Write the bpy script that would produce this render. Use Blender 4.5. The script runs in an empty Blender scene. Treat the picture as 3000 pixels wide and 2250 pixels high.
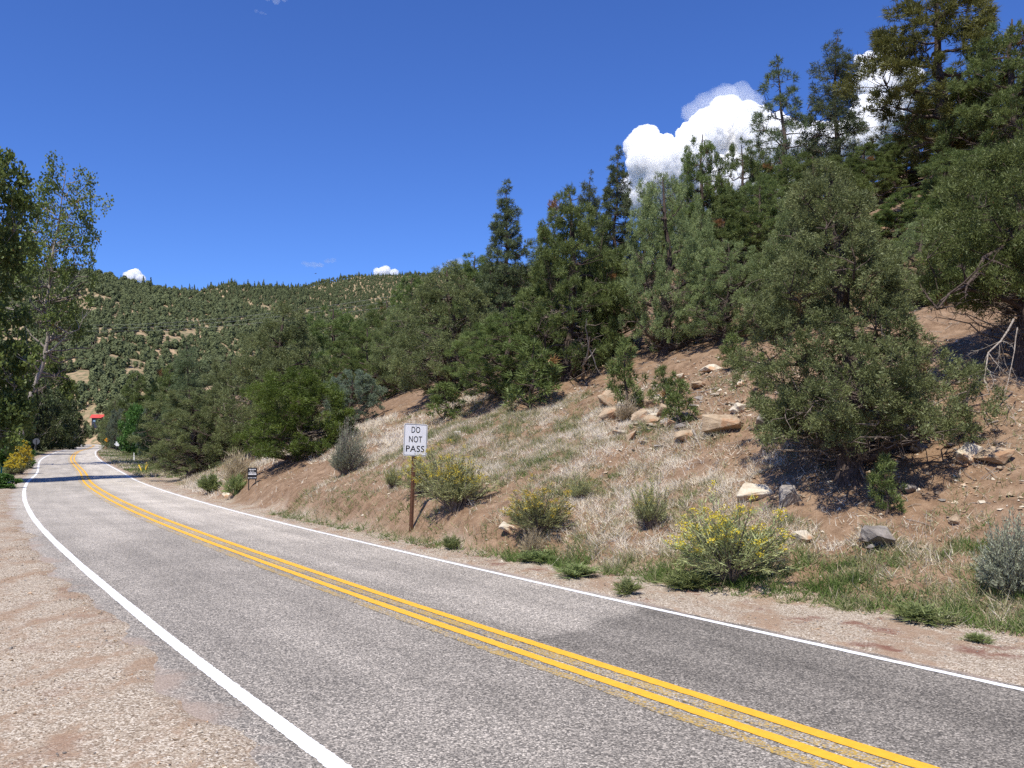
import bpy, bmesh, math
import numpy as np
from mathutils import Vector, Matrix, noise as mnoise

# ------------------------------------------------------------------ camera, sky, sun, exposure
scene = bpy.context.scene
COL = scene.collection
CAM_H = 2.2
cam_data = bpy.data.cameras.new("camera")
cam_data.sensor_width = 36.0
cam_data.lens = 30.6
cam_data.clip_start = 0.1
cam_data.clip_end = 30000.0
cam = bpy.data.objects.new("camera", cam_data)
COL.objects.link(cam)
cam.location = (0.0, 0.0, CAM_H)
cam.rotation_euler = (math.radians(90.0 + 3.97), 0.0, 0.0)
scene.camera = cam

SUN_EL = math.radians(59.0)
SUN_DIR = Vector((-0.42 * math.cos(SUN_EL), -0.907 * math.cos(SUN_EL), math.sin(SUN_EL))).normalized()
world = bpy.data.worlds.new("World")
scene.world = world
world.use_nodes = True
wn, wl = world.node_tree.nodes, world.node_tree.links
wn.clear()
sky = wn.new("ShaderNodeTexSky")
sky.sky_type = 'NISHITA'
sky.sun_disc = False
sky.sun_elevation = SUN_EL
sky.sun_rotation = math.atan2(SUN_DIR.x, SUN_DIR.y)
sky.altitude = 2300.0
sky.air_density = 1.0
sky.dust_density = 0.3
sky.ozone_density = 3.0
bg = wn.new("ShaderNodeBackground")
bg.inputs[1].default_value = 0.149
wo = wn.new("ShaderNodeOutputWorld")
hs = wn.new("ShaderNodeHueSaturation")          # phone-camera saturation of the whole sky
hs.inputs["Saturation"].default_value = 1.12
hs.inputs["Hue"].default_value = 0.512
wl.new(sky.outputs[0], hs.inputs["Color"])
tint = wn.new("ShaderNodeMix"); tint.data_type = 'RGBA'; tint.blend_type = 'MULTIPLY'; tint.inputs[0].default_value = 1.0
tint.inputs[7].default_value = (.53, .725, .97, 1)
wl.new(hs.outputs[0], tint.inputs[6])
wl.new(tint.outputs[2], bg.inputs[0])
wl.new(bg.outputs[0], wo.inputs[0])

sun_data = bpy.data.lights.new("sun", 'SUN')
sun_data.energy = 4.8
sun_data.angle = math.radians(0.53)
sun_data.color = (1.0, 0.94, 0.84)
sun = bpy.data.objects.new("sun", sun_data)
COL.objects.link(sun)
sun.rotation_euler = SUN_DIR.to_track_quat('Z', 'Y').to_euler()
sun.location = (-30, -60, 80)

scene.view_settings.view_transform = 'Standard'
scene.view_settings.look = 'None'
scene.view_settings.gamma = 1.0
scene.view_settings.use_curve_mapping = False
scene.view_settings.exposure = 0.38
scene.cycles.max_bounces = 22
scene.cycles.diffuse_bounces = 3
scene.cycles.transmission_bounces = 4
scene.cycles.glossy_bounces = 2
scene.cycles.transparent_max_bounces = 8
scene.cycles.volume_bounces = 20
scene.cycles.use_denoising = False

# ------------------------------------------------------------------ numeric helpers
def rng_(seed):
    return np.random.default_rng(seed)

def sstep(a, b, x):
    t = np.clip((x - a) / (b - a), 0.0, 1.0)
    return t * t * (3 - 2 * t)

def hash2(ix, iy, seed):
    h = (ix.astype(np.int64) * 374761393 + iy.astype(np.int64) * 668265263 + seed * 974634777) & 0xFFFFFFFF
    h = ((h ^ (h >> 13)) * 1274126177) & 0xFFFFFFFF
    h = h ^ (h >> 16)
    return (h & 0xFFFFFF) / float(0xFFFFFF)

def vnoise(x, y, seed=0):
    x = np.asarray(x, float); y = np.asarray(y, float)
    ix = np.floor(x); iy = np.floor(y)
    fx = x - ix; fy = y - iy
    fx = fx * fx * (3 - 2 * fx); fy = fy * fy * (3 - 2 * fy)
    a = hash2(ix, iy, seed); b = hash2(ix + 1, iy, seed)
    c = hash2(ix, iy + 1, seed); d = hash2(ix + 1, iy + 1, seed)
    return (a * (1 - fx) + b * fx) * (1 - fy) + (c * (1 - fx) + d * fx) * fy - 0.5

def fbm(x, y, seed=0, octaves=4):
    s = 0.0; amp = 1.0
    for k in range(octaves):
        s = s + amp * vnoise(x * 2 ** k, y * 2 ** k, seed + 17 * k)
        amp *= 0.5
    return s

# ------------------------------------------------------------------ the road's centre line (x, y, height)
CL = np.array([(48, -56, 0), (33, -37, 0), (19, -17, 0), (8.6, -2.4, 0), (4.0, 4.1, 0), (1.7, 7.4, 0), (0.0, 9.85, 0),
               (-1.6, 12.2, 0), (-4.45, 16.5, 0), (-8.2, 22.3, 0), (-11.8, 28.1, 0), (-17.2, 37.3, 0), (-24.3, 50.2, 0),
               (-33.4, 68, .05), (-49, 97.4, .5), (-75, 151, .95), (-103, 213, 1.35), (-134, 279, 2.0), (-149, 305, 2.2),
               (-173, 328, 2.5), (-215, 342, 3.0)], float)

def catmull(P, n):
    out = []
    for i in range(len(P) - 1):
        p0 = P[max(i - 1, 0)]; p1 = P[i]; p2 = P[i + 1]; p3 = P[min(i + 2, len(P) - 1)]
        t0 = 0.0
        t1 = t0 + np.linalg.norm(p1 - p0) ** .5 + 1e-6
        t2 = t1 + np.linalg.norm(p2 - p1) ** .5
        t3 = t2 + np.linalg.norm(p3 - p2) ** .5 + 1e-6
        m1 = (p2 - p1); m2 = (p2 - p1)
        if i > 0: m1 = (t2 - t1) * ((p1 - p0) / (t1 - t0) - (p2 - p0) / (t2 - t0) + (p2 - p1) / (t2 - t1))
        if i < len(P) - 2: m2 = (t2 - t1) * ((p2 - p1) / (t2 - t1) - (p3 - p1) / (t3 - t1) + (p3 - p2) / (t3 - t2))
        for k in range(n):
            t = k / n
            out.append((2*t**3-3*t**2+1)*p1 + (t**3-2*t**2+t)*m1 + (-2*t**3+3*t**2)*p2 + (t**3-t**2)*m2)
    out.append(P[-1])
    return np.array(out)

RC = catmull(CL, 24)
_seg = np.linalg.norm(np.diff(RC[:, :2], axis=0), axis=1)
RS = np.concatenate([[0], np.cumsum(_seg)])
RS -= RS[np.argmin(np.linalg.norm(RC[:, :2] - np.array((0.0, 9.85)), axis=1))]     # station 0 is level with the camera's view axis
_T = np.gradient(RC[:, :2], axis=0); _T /= np.linalg.norm(_T, axis=1)[:, None]
RN = np.stack([_T[:, 1], -_T[:, 0]], 1)            # to the right of travel away from the camera
_CLS = RC[::2]; _CLSs = RS[::2]

def road_sd(x, y):
    """station along the road, signed distance from its centre (right positive), road height"""
    x = np.asarray(x, float).ravel(); y = np.asarray(y, float).ravel()
    S = np.empty_like(x); D = np.empty_like(x); Z = np.empty_like(x)
    A = _CLS[:-1, :2]; B = _CLS[1:, :2]
    for i in range(0, len(x), 20000):
        px = x[i:i+20000]; py = y[i:i+20000]
        d2 = (px[:, None] - _CLS[None, :, 0]) ** 2 + (py[:, None] - _CLS[None, :, 1]) ** 2
        j = np.clip(d2.argmin(1), 1, len(_CLS) - 2)
        best = None
        for off in (-1, 0):
            a = A[j + off]; b = B[j + off]; u = b - a
            L2 = (u ** 2).sum(1)
            t = np.clip(((px - a[:, 0]) * u[:, 0] + (py - a[:, 1]) * u[:, 1]) / L2, 0, 1)
            qx = a[:, 0] + t * u[:, 0]; qy = a[:, 1] + t * u[:, 1]
            dist = np.hypot(px - qx, py - qy)
            sgn = np.sign((px - a[:, 0]) * u[:, 1] - (py - a[:, 1]) * u[:, 0])
            s = _CLSs[j + off] + t * np.sqrt(L2)
            z = _CLS[j + off, 2] * (1 - t) + _CLS[j + off + 1, 2] * t
            if best is None: best = [dist, sgn, s, z]
            else:
                m = dist < best[0]
                for k, v in enumerate((dist, sgn, s, z)): best[k] = np.where(m, v, best[k])
        S[i:i+20000] = best[2]; D[i:i+20000] = best[0] * best[1]; Z[i:i+20000] = best[3]
    return S, D, Z

# ------------------------------------------------------------------ the lie of the land
EDGE_R, EDGE_L = 2.95, -3.75                       # asphalt edges
def verge(s):                                      # width of the flat verge right of the asphalt
    return np.interp(s, [-30, -5, -2, 1, 4, 8, 14, 22, 32, 45, 62, 100, 160, 330], [3.2, 2.9, 2.5, 1.9, 1.35, .95, .8, .75, .8, 1.6, 4.5, 6.5, 6, 5])

def az_px(x, y):
    return 1500 + 2550 * np.asarray(x) / np.maximum(np.asarray(y), 1e-3)

HILLS = [  # ridge distance, foot distance, bearing (as a tangent, x/y), tangent of the ridge's elevation
    (720, 335, [-3, -.9, -.6, -.545, -.51, -.48, -.45, -.42, -.376, -.33, -.275, -.196, -.08, .1, 3],
     [.24, .235, .213, .203, .201, .197, .189, .181, .173, .163, .147, .124, .09, .05, .03]),
    (1300, 560, [-3, -.47, -.41, -.37, -.345, -.329, -.31, -.28, -.25, -.2, -.08, .2, 3],
     [.12, .165, .172, .176, .181, .186, .182, .182, .180, .168, .146, .12, .1]),
    (2000, 900, [-3, -.35, -.275, -.25, -.222, -.204, -.183, -.14, -.083, .04, .2, 3],
     [.12, .165, .176, .181, .188, .192, .195, .195, .199, .205, .21, .2])]

def hills(x, y):
    r = np.hypot(x, y)
    b = np.where(y > 1, x / np.maximum(y, 1.0), np.where(x > 0, 3.0, -3.0))
    c = 1.0 / np.sqrt(1 + b * b)                   # ridge given as elevation over forward distance
    h = np.zeros_like(r)
    for k, (rk, r0, bs, es) in enumerate(HILLS):
        w = 1 + .10 * fbm(b * 6 + 3 * k, r / 900.0, 90 + k, 3)
        rr = rk * w
        H = np.interp(b, bs, es) * rr * c + CAM_H
        u = (r - r0) / (rr - r0)
        up = np.clip(u, 0, 1)
        gul = fbm(b * 14 + 5 * k, r / 260.0, 70 + k, 4)
        v = H * (up ** 1.08) * (1 + .16 * gul * up * (1 - up) * 2.2)
        v = np.where(u > 1, H * np.maximum(1 - .45 * (u - 1), .2), v)
        h = np.maximum(h, np.where(u > 0, v, 0))
    return h

def ground(x, y):
    x = np.asarray(x, float); y = np.asarray(y, float); shp = x.shape
    x = x.ravel(); y = y.ravel()
    s, d, zr = road_sd(x, y)
    t = d - EDGE_R - verge(s)
    tt = .5 * (t + np.sqrt(t * t + .12))           # soft toe
    rise = .445 * np.minimum(tt, 55) + .16 * np.clip(tt - 55, 0, 120)
    cut = np.interp(s, [2, 6, 9, 26, 32, 40], [0, .25, .5, .5, .2, 0]) * sstep(0, .8, t)      # road cut by the sign
    rough = fbm(x * .33, y * .33, 3, 4) * .45 * sstep(.4, 4, t) + fbm(x * 1.6, y * 1.6, 8, 3) * .15 * sstep(.1, 1.0, t) + fbm(x * 5.5, y * 5.5, 9, 2) * .055 * sstep(.2, 1.0, t) * sstep(45, 30, np.hypot(x, y))
    zR = zr - .05 - .03 * np.clip(d - EDGE_R, 0, 2) + rise + cut + rough
    e = -(d - EDGE_L)
    zL = zr - .05 - .02 * np.clip(e, 0, 6) - .25 * sstep(3, 7, e) * sstep(25, 50, s) + 2.3 * sstep(6, 34, e) * sstep(30, 70, s) + fbm(x * .15, y * .15, 5, 3) * .5 * sstep(4, 25, e) \
        + fbm(x * .9, y * .9, 6, 3) * .035 * sstep(.2, 1.2, e)
    z = np.where(d > 0, zR, zL)
    r = np.hypot(x, y)
    wob = fbm(x * .8, y * .8, 61, 4) * .45
    lapL = sstep(.75, -.05, d - EDGE_L + wob); lapR = sstep(-.40, .05, d - EDGE_R + wob * .35)
    under = zr - .09 - r * .0012
    over = np.where(d > 0, z + .055, z + .075)
    lap = np.where(d > 0, lapR, lapL)
    z = np.where((d > EDGE_L - .6) & (d < EDGE_R + .6), under * (1 - lap) + lap * over, over)
    hh = hills(x, y)
    keep = sstep(9, 26, np.abs(d))
    z = np.where(hh > 0, np.maximum(z, z * (1 - keep) + keep * (hh + fbm(x * .02, y * .02, 33, 4) * 4 * sstep(0, 12, hh))), z)
    z = z - 60 * sstep(2500, 3200, r)
    return z.reshape(shp)

def gz(x, y):
    return float(ground(np.array([x]), np.array([y]))[0])
# END_TERRAIN

# ------------------------------------------------------------------ mesh and object helpers
def np_mesh(name, verts, faces, mats, fmat=None, attrs=None, uv=None, smooth=False):
    """one mesh from arrays; faces: list of (n, k) index arrays"""
    me = bpy.data.meshes.new(name)
    verts = np.ascontiguousarray(verts, dtype=np.float32)
    me.vertices.add(len(verts)); me.vertices.foreach_set("co", verts.ravel())
    loops = np.concatenate([f.ravel() for f in faces]).astype(np.int32)
    counts = np.concatenate([np.full(len(f), f.shape[1], np.int32) for f in faces])
    starts = np.concatenate([[0], np.cumsum(counts)[:-1]]).astype(np.int32)
    me.loops.add(len(loops)); me.loops.foreach_set("vertex_index", loops)
    me.polygons.add(len(counts)); me.polygons.foreach_set("loop_start", starts)
    me.polygons.foreach_set("loop_total", counts)
    if fmat is not None: me.polygons.foreach_set("material_index", np.asarray(fmat, np.int32))
    me.polygons.foreach_set("use_smooth", np.full(len(counts), smooth))
    for m in (mats if isinstance(mats, (list, tuple)) else [mats]): me.materials.append(m)
    for k, v in (attrs or {}).items():
        a = me.attributes.new(k, 'FLOAT', 'POINT'); a.data.foreach_set("value", np.asarray(v, np.float32))
    if uv is not None:
        l = me.uv_layers.new(name="UVMap"); l.data.foreach_set("uv", np.asarray(uv, np.float32)[loops].ravel())
    me.update(calc_edges=True)
    me.validate()
    return me

def link(name, me, parent=None, loc=None, rot=None, scale=None, **props):
    o = bpy.data.objects.new(name, me)
    COL.objects.link(o)
    if parent is not None: o.parent = parent
    if loc is not None: o.location = loc
    if rot is not None: o.rotation_euler = rot
    if scale is not None: o.scale = scale
    for k, v in props.items(): o[k] = v
    return o

def thing(name, label, category, loc=(0, 0, 0), rotz=0.0, group=None, scale=None, me=None):
    o = link(name, me, None, loc, (0, 0, rotz), scale, label=label, category=category)
    if group: o["group"] = group
    return o

def unit(v):
    return v / np.maximum(np.linalg.norm(v, axis=-1, keepdims=True), 1e-9)

def tubes(P, R, m=5):
    """P (n,k,3) polylines, R (n,k) radii -> verts, quads"""
    n, k, _ = P.shape
    T = unit(np.gradient(P, axis=1))
    ref = np.where(np.abs(T[..., 2:3]) > .9, np.array([1., 0, 0]), np.array([0, 0, 1.]))
    U = unit(np.cross(T, ref)); V = np.cross(T, U)
    a = np.arange(m) * 2 * np.pi / m
    ring = P[:, :, None] + R[:, :, None, None] * (np.cos(a)[None, None, :, None] * U[:, :, None] + np.sin(a)[None, None, :, None] * V[:, :, None])
    verts = ring.reshape(-1, 3)
    b = (np.arange(n)[:, None, None] * k + np.arange(k - 1)[None, :, None]) * m
    i = np.arange(m)[None, None]; j = (i + 1) % m
    q = np.stack([b + i, b + j, b + m + j, b + m + i], -1).reshape(-1, 4)
    return verts, q

def blades(P, D, L, W, rng):
    """one thin triangle a blade"""
    n = len(P)
    side = unit(np.cross(D, rng.normal(size=(n, 3))))
    w = (np.asarray(W) * .5).reshape(-1, 1) * np.ones((n, 1))
    l = np.asarray(L).reshape(-1, 1) * np.ones((n, 1))
    v = np.stack([P - side * w, P + side * w, P + D * l], 1).reshape(-1, 3)
    return v, np.arange(3 * n).reshape(-1, 3)

def leaves(P, D, L, W, rng):
    """one rhombic quad a leaf"""
    n = len(P)
    side = unit(np.cross(D, rng.normal(size=(n, 3))))
    w = (np.asarray(W) * .5).reshape(-1, 1) * np.ones((n, 1)); l = np.asarray(L).reshape(-1, 1) * np.ones((n, 1))
    mid = P + D * l * .45
    v = np.stack([P, mid + side * w, P + D * l, mid - side * w], 1).reshape(-1, 3)
    return v, np.arange(4 * n).reshape(-1, 4)

def join(parts):
    """[(verts, faces), ...] -> verts, [faces...]"""
    vs, fs, o = [], [], 0
    for v, f in parts:
        vs.append(v); fs.append(f + o); o += len(v)
    return np.concatenate(vs), fs

def box(sx, sy, sz, c=(0, 0, 0)):
    v = np.array([(x, y, z) for x in (-.5, .5) for y in (-.5, .5) for z in (-.5, .5)]) * (sx, sy, sz) + np.array(c)
    f = np.array([(0, 1, 3, 2), (4, 6, 7, 5), (0, 4, 5, 1), (2, 3, 7, 6), (0, 2, 6, 4), (1, 5, 7, 3)])
    return v, f

# ------------------------------------------------------------------ materials
class M:
    def __init__(s, name):
        s.m = bpy.data.materials.new(name); s.m.use_nodes = True
        s.t = s.m.node_tree; s.t.nodes.clear()
        s.out = s.n("ShaderNodeOutputMaterial")
    def n(s, kind, **kw):
        nd = s.t.nodes.new(kind)
        for k, v in kw.items(): setattr(nd, k, v)
        return nd
    def l(s, a, b): s.t.links.new(a, b)
    def set(s, sock, v):
        if hasattr(v, "links"): s.l(v, sock)
        else: sock.default_value = v
    def mix(s, f, a, b, mode='MIX'):
        nd = s.n("ShaderNodeMix", data_type='RGBA', blend_type=mode, clamp_factor=True)
        s.set(nd.inputs[0], f)
        for i, v in ((6, a), (7, b)):
            s.set(nd.inputs[i], v if hasattr(v, "links") else (*v[:3], 1))
        return nd.outputs[2]
    def math(s, op, a, b=0.0, c=0.0):
        nd = s.n("ShaderNodeMath", operation=op)
        s.set(nd.inputs[0], a); s.set(nd.inputs[1], b)
        if op in ('MULTIPLY_ADD', 'COMPARE'): s.set(nd.inputs[2], c)
        return nd.outputs[0]
    def ramp(s, f, stops):
        nd = s.n("ShaderNodeValToRGB"); cr = nd.color_ramp
        while len(cr.elements) < len(stops): cr.elements.new(0.5)
        for e, (p, c) in zip(cr.elements, stops):
            e.position = p; e.color = (c, c, c, 1) if np.isscalar(c) else (*c, 1)
        s.set(nd.inputs[0], f); return nd.outputs[0]
    def rng(s, v, a, b, lo=0.0, hi=1.0):
        nd = s.n("ShaderNodeMapRange", interpolation_type='SMOOTHSTEP')
        s.set(nd.inputs[0], v)
        for i, x in enumerate((a, b, lo, hi)): nd.inputs[i + 1].default_value = x
        return nd.outputs[0]
    def noise(s, vec, scale, detail=4, rough=.55, scl=None, rot=0.0):
        if scl is not None:
            mp = s.n("ShaderNodeMapping"); s.l(vec, mp.inputs[0]); mp.inputs[2].default_value = (0, 0, rot); mp.inputs[3].default_value = scl; vec = mp.outputs[0]
        nd = s.n("ShaderNodeTexNoise"); s.l(vec, nd.inputs[0])
        nd.inputs["Scale"].default_value = scale; nd.inputs["Detail"].default_value = detail; nd.inputs["Roughness"].default_value = rough
        return nd.outputs[0]
    def voro(s, vec, scale, feature='F1'):
        nd = s.n("ShaderNodeTexVoronoi", feature=feature); s.l(vec, nd.inputs[0]); nd.inputs["Scale"].default_value = scale
        return nd
    def attr(s, name): return s.n("ShaderNodeAttribute", attribute_name=name).outputs["Fac"]
    def obj(s): return s.n("ShaderNodeTexCoord").outputs["Object"]
    def bump(s, h, strength, dist):
        nd = s.n("ShaderNodeBump"); s.set(nd.inputs["Height"], h); nd.inputs["Strength"].default_value = strength
        nd.inputs["Distance"].default_value = dist; return nd.outputs[0]
    def bsdf(s, col, rough=.8, spec=.3, metal=0.0, normal=None):
        nd = s.n("ShaderNodeBsdfPrincipled")
        s.set(nd.inputs["Base Color"], col if hasattr(col, "links") else (*col, 1))
        s.set(nd.inputs["Roughness"], rough); nd.inputs["Metallic"].default_value = metal
        nd.inputs["Specular IOR Level"].default_value = spec
        if normal is not None: s.l(normal, nd.inputs["Normal"])
        s.l(nd.outputs[0], s.out.inputs[0]); return s.m

def mat_plain(name, col, rough=.7, spec=.3, metal=0.0, var=.25, scale=9.0):
    m = M(name); n = m.noise(m.obj(), scale, 5)
    c = m.mix(m.rng(n, .3, .7), tuple(x * (1 - var) for x in col), tuple(min(1, x * (1 + var)) for x in col))
    return m.bsdf(c, rough, spec, metal)

def mat_leaf(name, a, b, transl=.3, dry=None):
    m = M(name)
    c = m.mix(m.attr("v"), a, b)
    if dry: c = m.mix(m.rng(m.attr("v"), .955, .985), c, dry)
    oi = m.n("ShaderNodeObjectInfo")
    hsv = m.n("ShaderNodeHueSaturation")
    m.l(m.math('MULTIPLY_ADD', oi.outputs["Random"], .022, .489), hsv.inputs["Hue"])
    hsv.inputs["Saturation"].default_value = 1.0
    m.l(m.math('MULTIPLY_ADD', oi.outputs["Random"], .4, .8), hsv.inputs["Value"]); m.l(c, hsv.inputs["Color"])
    d = m.n("ShaderNodeBsdfDiffuse"); t = m.n("ShaderNodeBsdfTranslucent"); g = m.n("ShaderNodeBsdfGlossy")
    m.l(hsv.outputs[0], d.inputs[0]); m.l(hsv.outputs[0], t.inputs[0])
    g.inputs["Roughness"].default_value = .5; g.inputs[0].default_value = (.6, .65, .6, 1)
    mx = m.n("ShaderNodeMixShader"); mx.inputs[0].default_value = transl
    m.l(d.outputs[0], mx.inputs[1]); m.l(t.outputs[0], mx.inputs[2])
    m2 = m.n("ShaderNodeMixShader"); m2.inputs[0].default_value = .03
    m.l(mx.outputs[0], m2.inputs[1]); m.l(g.outputs[0], m2.inputs[2])
    m.l(m2.outputs[0], m.out.inputs[0])
    return m.m

MAT = {}
def asphalt_colour(m):
    """speckled chip seal, in metres; returns colour and height"""
    P = m.obj()
    uv = m.n("ShaderNodeUVMap"); sep = m.n("ShaderNodeSeparateXYZ"); m.l(uv.outputs[0], sep.inputs[0])
    u, v = sep.outputs[0], sep.outputs[1]
    vo = m.voro(P, 70.0)
    cell = m.n("ShaderNodeSeparateColor"); m.l(vo.outputs["Color"], cell.inputs[0])
    chips = m.ramp(cell.outputs[0], [(0, (.085, .077, .066)), (.30, (.152, .138, .119)), (.60, (.258, .234, .200)), (.85, (.375, .337, .285)), (1, (.57, .515, .44))])
    big = m.noise(P, .55, 5, .6)
    streak = m.noise(uv.outputs[0], 1.0, 4, .6, scl=(1.3, .11, 1))
    patch = m.noise(uv.outputs[0], 1.0, 3, .5, scl=(.5, .28, 1))
    shade = m.math('MULTIPLY_ADD', m.rng(streak, .3, .7), .30, .90)
    shade = m.math('MULTIPLY', shade, m.math('MULTIPLY_ADD', m.rng(big, .3, .7), .22, .92))
    # the darker, fresher length of the far lane and the paler, dustier one beyond it
    edge = m.math('MULTIPLY_ADD', patch, 2.6, m.math('MULTIPLY_ADD', u, .22, -1.3))
    vd = m.math('SUBTRACT', v, edge)
    fresh = m.math('MULTIPLY', m.rng(vd, .25, -.15), m.rng(u, -.1, .5))
    shade = m.math('MULTIPLY', shade, m.math('MULTIPLY_ADD', fresh, -.34, 1.0))
    pale = m.math('MULTIPLY', m.rng(vd, -.1, .6), m.rng(u, .3, .7))
    shade = m.math('MULTIPLY', shade, m.math('MULTIPLY_ADD', pale, .22, 1.0))
    far = m.rng(v, 3, 24)  # low-angle sheen of the distant road, put into the colour as lightening
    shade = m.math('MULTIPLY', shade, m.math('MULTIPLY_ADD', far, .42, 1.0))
    col = m.mix(1.0, chips, m.n("ShaderNodeCombineColor").outputs[0], 'MULTIPLY')
    comb = [nd for nd in m.t.nodes if nd.type == 'COMBINE_COLOR'][-1]
    for i in range(3): m.l(shade, comb.inputs[i])
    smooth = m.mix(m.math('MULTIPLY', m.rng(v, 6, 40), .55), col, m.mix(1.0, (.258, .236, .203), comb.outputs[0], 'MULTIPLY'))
    return smooth, m.math('ADD', cell.outputs[0], m.math('MULTIPLY', vo.outputs["Distance"], -.6)), u, v, P

def build_materials():
    m = M("chip_seal_asphalt")
    col, h, u, v, P = asphalt_colour(m)
    # dust and gravel strayed over the left edge, a little on the right
    du = m.math('MULTIPLY_ADD', m.noise(P, 1.1, 5, .62), 1.5, m.math('MULTIPLY', u, 1.0))
    dust = m.rng(du, -2.62, -2.98)
    dr = m.rng(m.math('MULTIPLY_ADD', m.noise(P, 2.3, 4, .6), .5, u), 3.02, 3.2)
    d2 = m.math('MAXIMUM', m.math('MULTIPLY', dust, .8), m.math('MULTIPLY', dr, .8))
    dcol = m.ramp(m.noise(P, 45, 4, .7), [(.3, (.22, .165, .125)), (.55, (.37, .29, .23)), (.72, (.50, .41, .34))])
    col = m.mix(d2, col, dcol)
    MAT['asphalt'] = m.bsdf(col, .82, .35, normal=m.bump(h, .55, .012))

    def paint(name, c, lo, hi, wear):
        m = M(name); col, h, u, v, P = asphalt_colour(m)
        n = m.noise(P, 34, 5, .7); big = m.noise(P, 1.7, 3)
        k = m.rng(m.math('MULTIPLY_ADD', big, wear, n), lo, hi)
        pc = m.mix(m.rng(m.noise(P, 12, 4), .25, .75), tuple(x * .86 for x in c), c)
        MAT[name] = m.bsdf(m.mix(k, col, pc), .6, .4, normal=m.bump(h, .25, .006))
    paint("white_paint", (.84, .84, .83), .26, .42, .0)
    paint("yellow_paint", (.82, .44, .035), .30, .44, .1)
    paint("worn_yellow_paint", (.50, .33, .07), .60, .80, .35)

    # ground
    m = M("ground_soil"); P = m.obj()
    big = m.noise(P, .35, 5, .6); mid = m.noise(P, 3.5, 5, .65); fine = m.noise(P, 38, 4, .7)
    soil = m.ramp(m.math('MULTIPLY_ADD', mid, .6, m.math('MULTIPLY', fine, .4)), [(.30, (.118, .074, .046)), (.47, (.24, .160, .102)), (.66, (.39, .278, .188))])
    soil = m.mix(m.rng(big, .35, .65), soil, m.mix(1.0, soil, (.90, .86, .82), 'MULTIPLY'))
    vo = m.voro(P, 66.0); cell = m.n("ShaderNodeSeparateColor"); m.l(vo.outputs["Color"], cell.inputs[0])
    grav = m.ramp(cell.outputs[0], [(0, (.17, .127, .088)), (.3, (.32, .255, .187)), (.7, (.50, .42, .322)), (1, (.73, .66, .55))])
    dirt = m.ramp(fine, [(.3, (.28, .188, .122)), (.7, (.42, .298, .205))])
    patchy = m.rng(m.math('MULTIPLY_ADD', m.noise(P, 1.6, 6, .68, scl=(1.0, .42, 1), rot=-.6), .75, m.math('MULTIPLY', m.noise(P, 6.0, 4, .65), .25)), .47, .60)
    grav = m.mix(m.math('MULTIPLY', patchy, .85), grav, dirt)
    red = m.rng(m.noise(P, 1.3, 4, .6), .55, .68)
    grav = m.mix(m.math('MULTIPLY', m.math('MULTIPLY', red, m.attr("red")), .8), grav, m.ramp(fine, [(.3, (.15, .062, .042)), (.7, (.27, .125, .09))]))
    col = m.mix(m.attr("gravel"), soil, grav)
    fieldc = m.ramp(m.noise(P, 2.0, 5), [(.3, (.07, .075, .03)), (.7, (.16, .14, .07))])
    col = m.mix(m.attr("field"), col, fieldc)
    hillc = m.ramp(m.noise(P, .045, 6, .65), [(.32, (.22, .18, .105)), (.5, (.36, .26, .16)), (.68, (.48, .34, .22))])
    hillc = m.mix(m.rng(m.noise(P, .4, 4), .4, .62), hillc, (.16, .15, .08))
    col = m.mix(m.attr("hill"), col, hillc)
    h = m.math('ADD', m.math('MULTIPLY', fine, .5), m.math('MULTIPLY_ADD', cell.outputs[1], .5, mid))
    MAT['ground'] = m.bsdf(col, .95, .15, normal=m.bump(h, .75, .05))

    # stone
    for nm, a, b, c in (("tan_sandstone", (.27, .195, .125), (.46, .365, .255), (.33, .185, .10)),
                        ("pale_sandstone", (.46, .40, .30), (.64, .575, .46), (.45, .25, .12)),
                        ("grey_stone", (.17, .15, .13), (.33, .30, .265), (.25, .19, .14))):
        m = M(nm); P = m.obj()
        n = m.noise(P, 5, 6, .65); st = m.noise(P, 2.2, 4, .6); band = m.noise(P, 4, 4, .6, scl=(1, 1, 5))
        col = m.mix(m.rng(m.math('MULTIPLY_ADD', band, .5, m.math('MULTIPLY', n, .5)), .36, .62), a, b)
        col = m.mix(m.math('MULTIPLY', m.rng(st, .53, .64), .8), col, c)
        MAT[nm] = m.bsdf(col, .9, .2, normal=m.bump(m.noise(P, 22, 6, .7), .7, .03))

    # wood and bark
    def bark(name, a, b, s=(6, 6, 1.2)):
        m = M(name); P = m.obj(); n = m.noise(P, 6, 5, .7, scl=s)
        MAT[name] = m.bsdf(m.mix(m.rng(n, .35, .65), a, b), .95, .1, normal=m.bump(n, .6, .02))
    bark("dark_bark", (.045, .034, .027), (.13, .10, .085))
    bark("pale_bark", (.16, .13, .10), (.46, .41, .35))
    bark("dead_wood", (.17, .14, .115), (.40, .36, .31))
    bark("dead_twig", (.11, .088, .072), (.27, .225, .19))

    # foliage
    MAT['pinyon'] = mat_leaf("pinyon_needles", (0.052, 0.084, 0.022), (0.235, 0.29, 0.092), .30, (.30, .17, .07))
    MAT['juniper'] = mat_leaf("juniper_sprays", (0.086, 0.118, 0.042), (0.31, 0.36, 0.15), .30, (.30, .22, .11))
    MAT['dark_juniper'] = mat_leaf("dark_juniper_sprays", (0.042, 0.068, 0.012), (0.165, 0.215, 0.04), .32)
    MAT['blue_juniper'] = mat_leaf("blue_juniper_sprays", (0.095, 0.13, 0.085), (0.25, 0.305, 0.205), .28)
    MAT['fir'] = mat_leaf("fir_needles", (0.055, 0.08, 0.036), (0.18, 0.22, 0.105), .25)
    MAT['ponderosa'] = mat_leaf("ponderosa_needles", (0.068, 0.08, 0.018), (0.235, 0.24, 0.07), .32)
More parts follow.
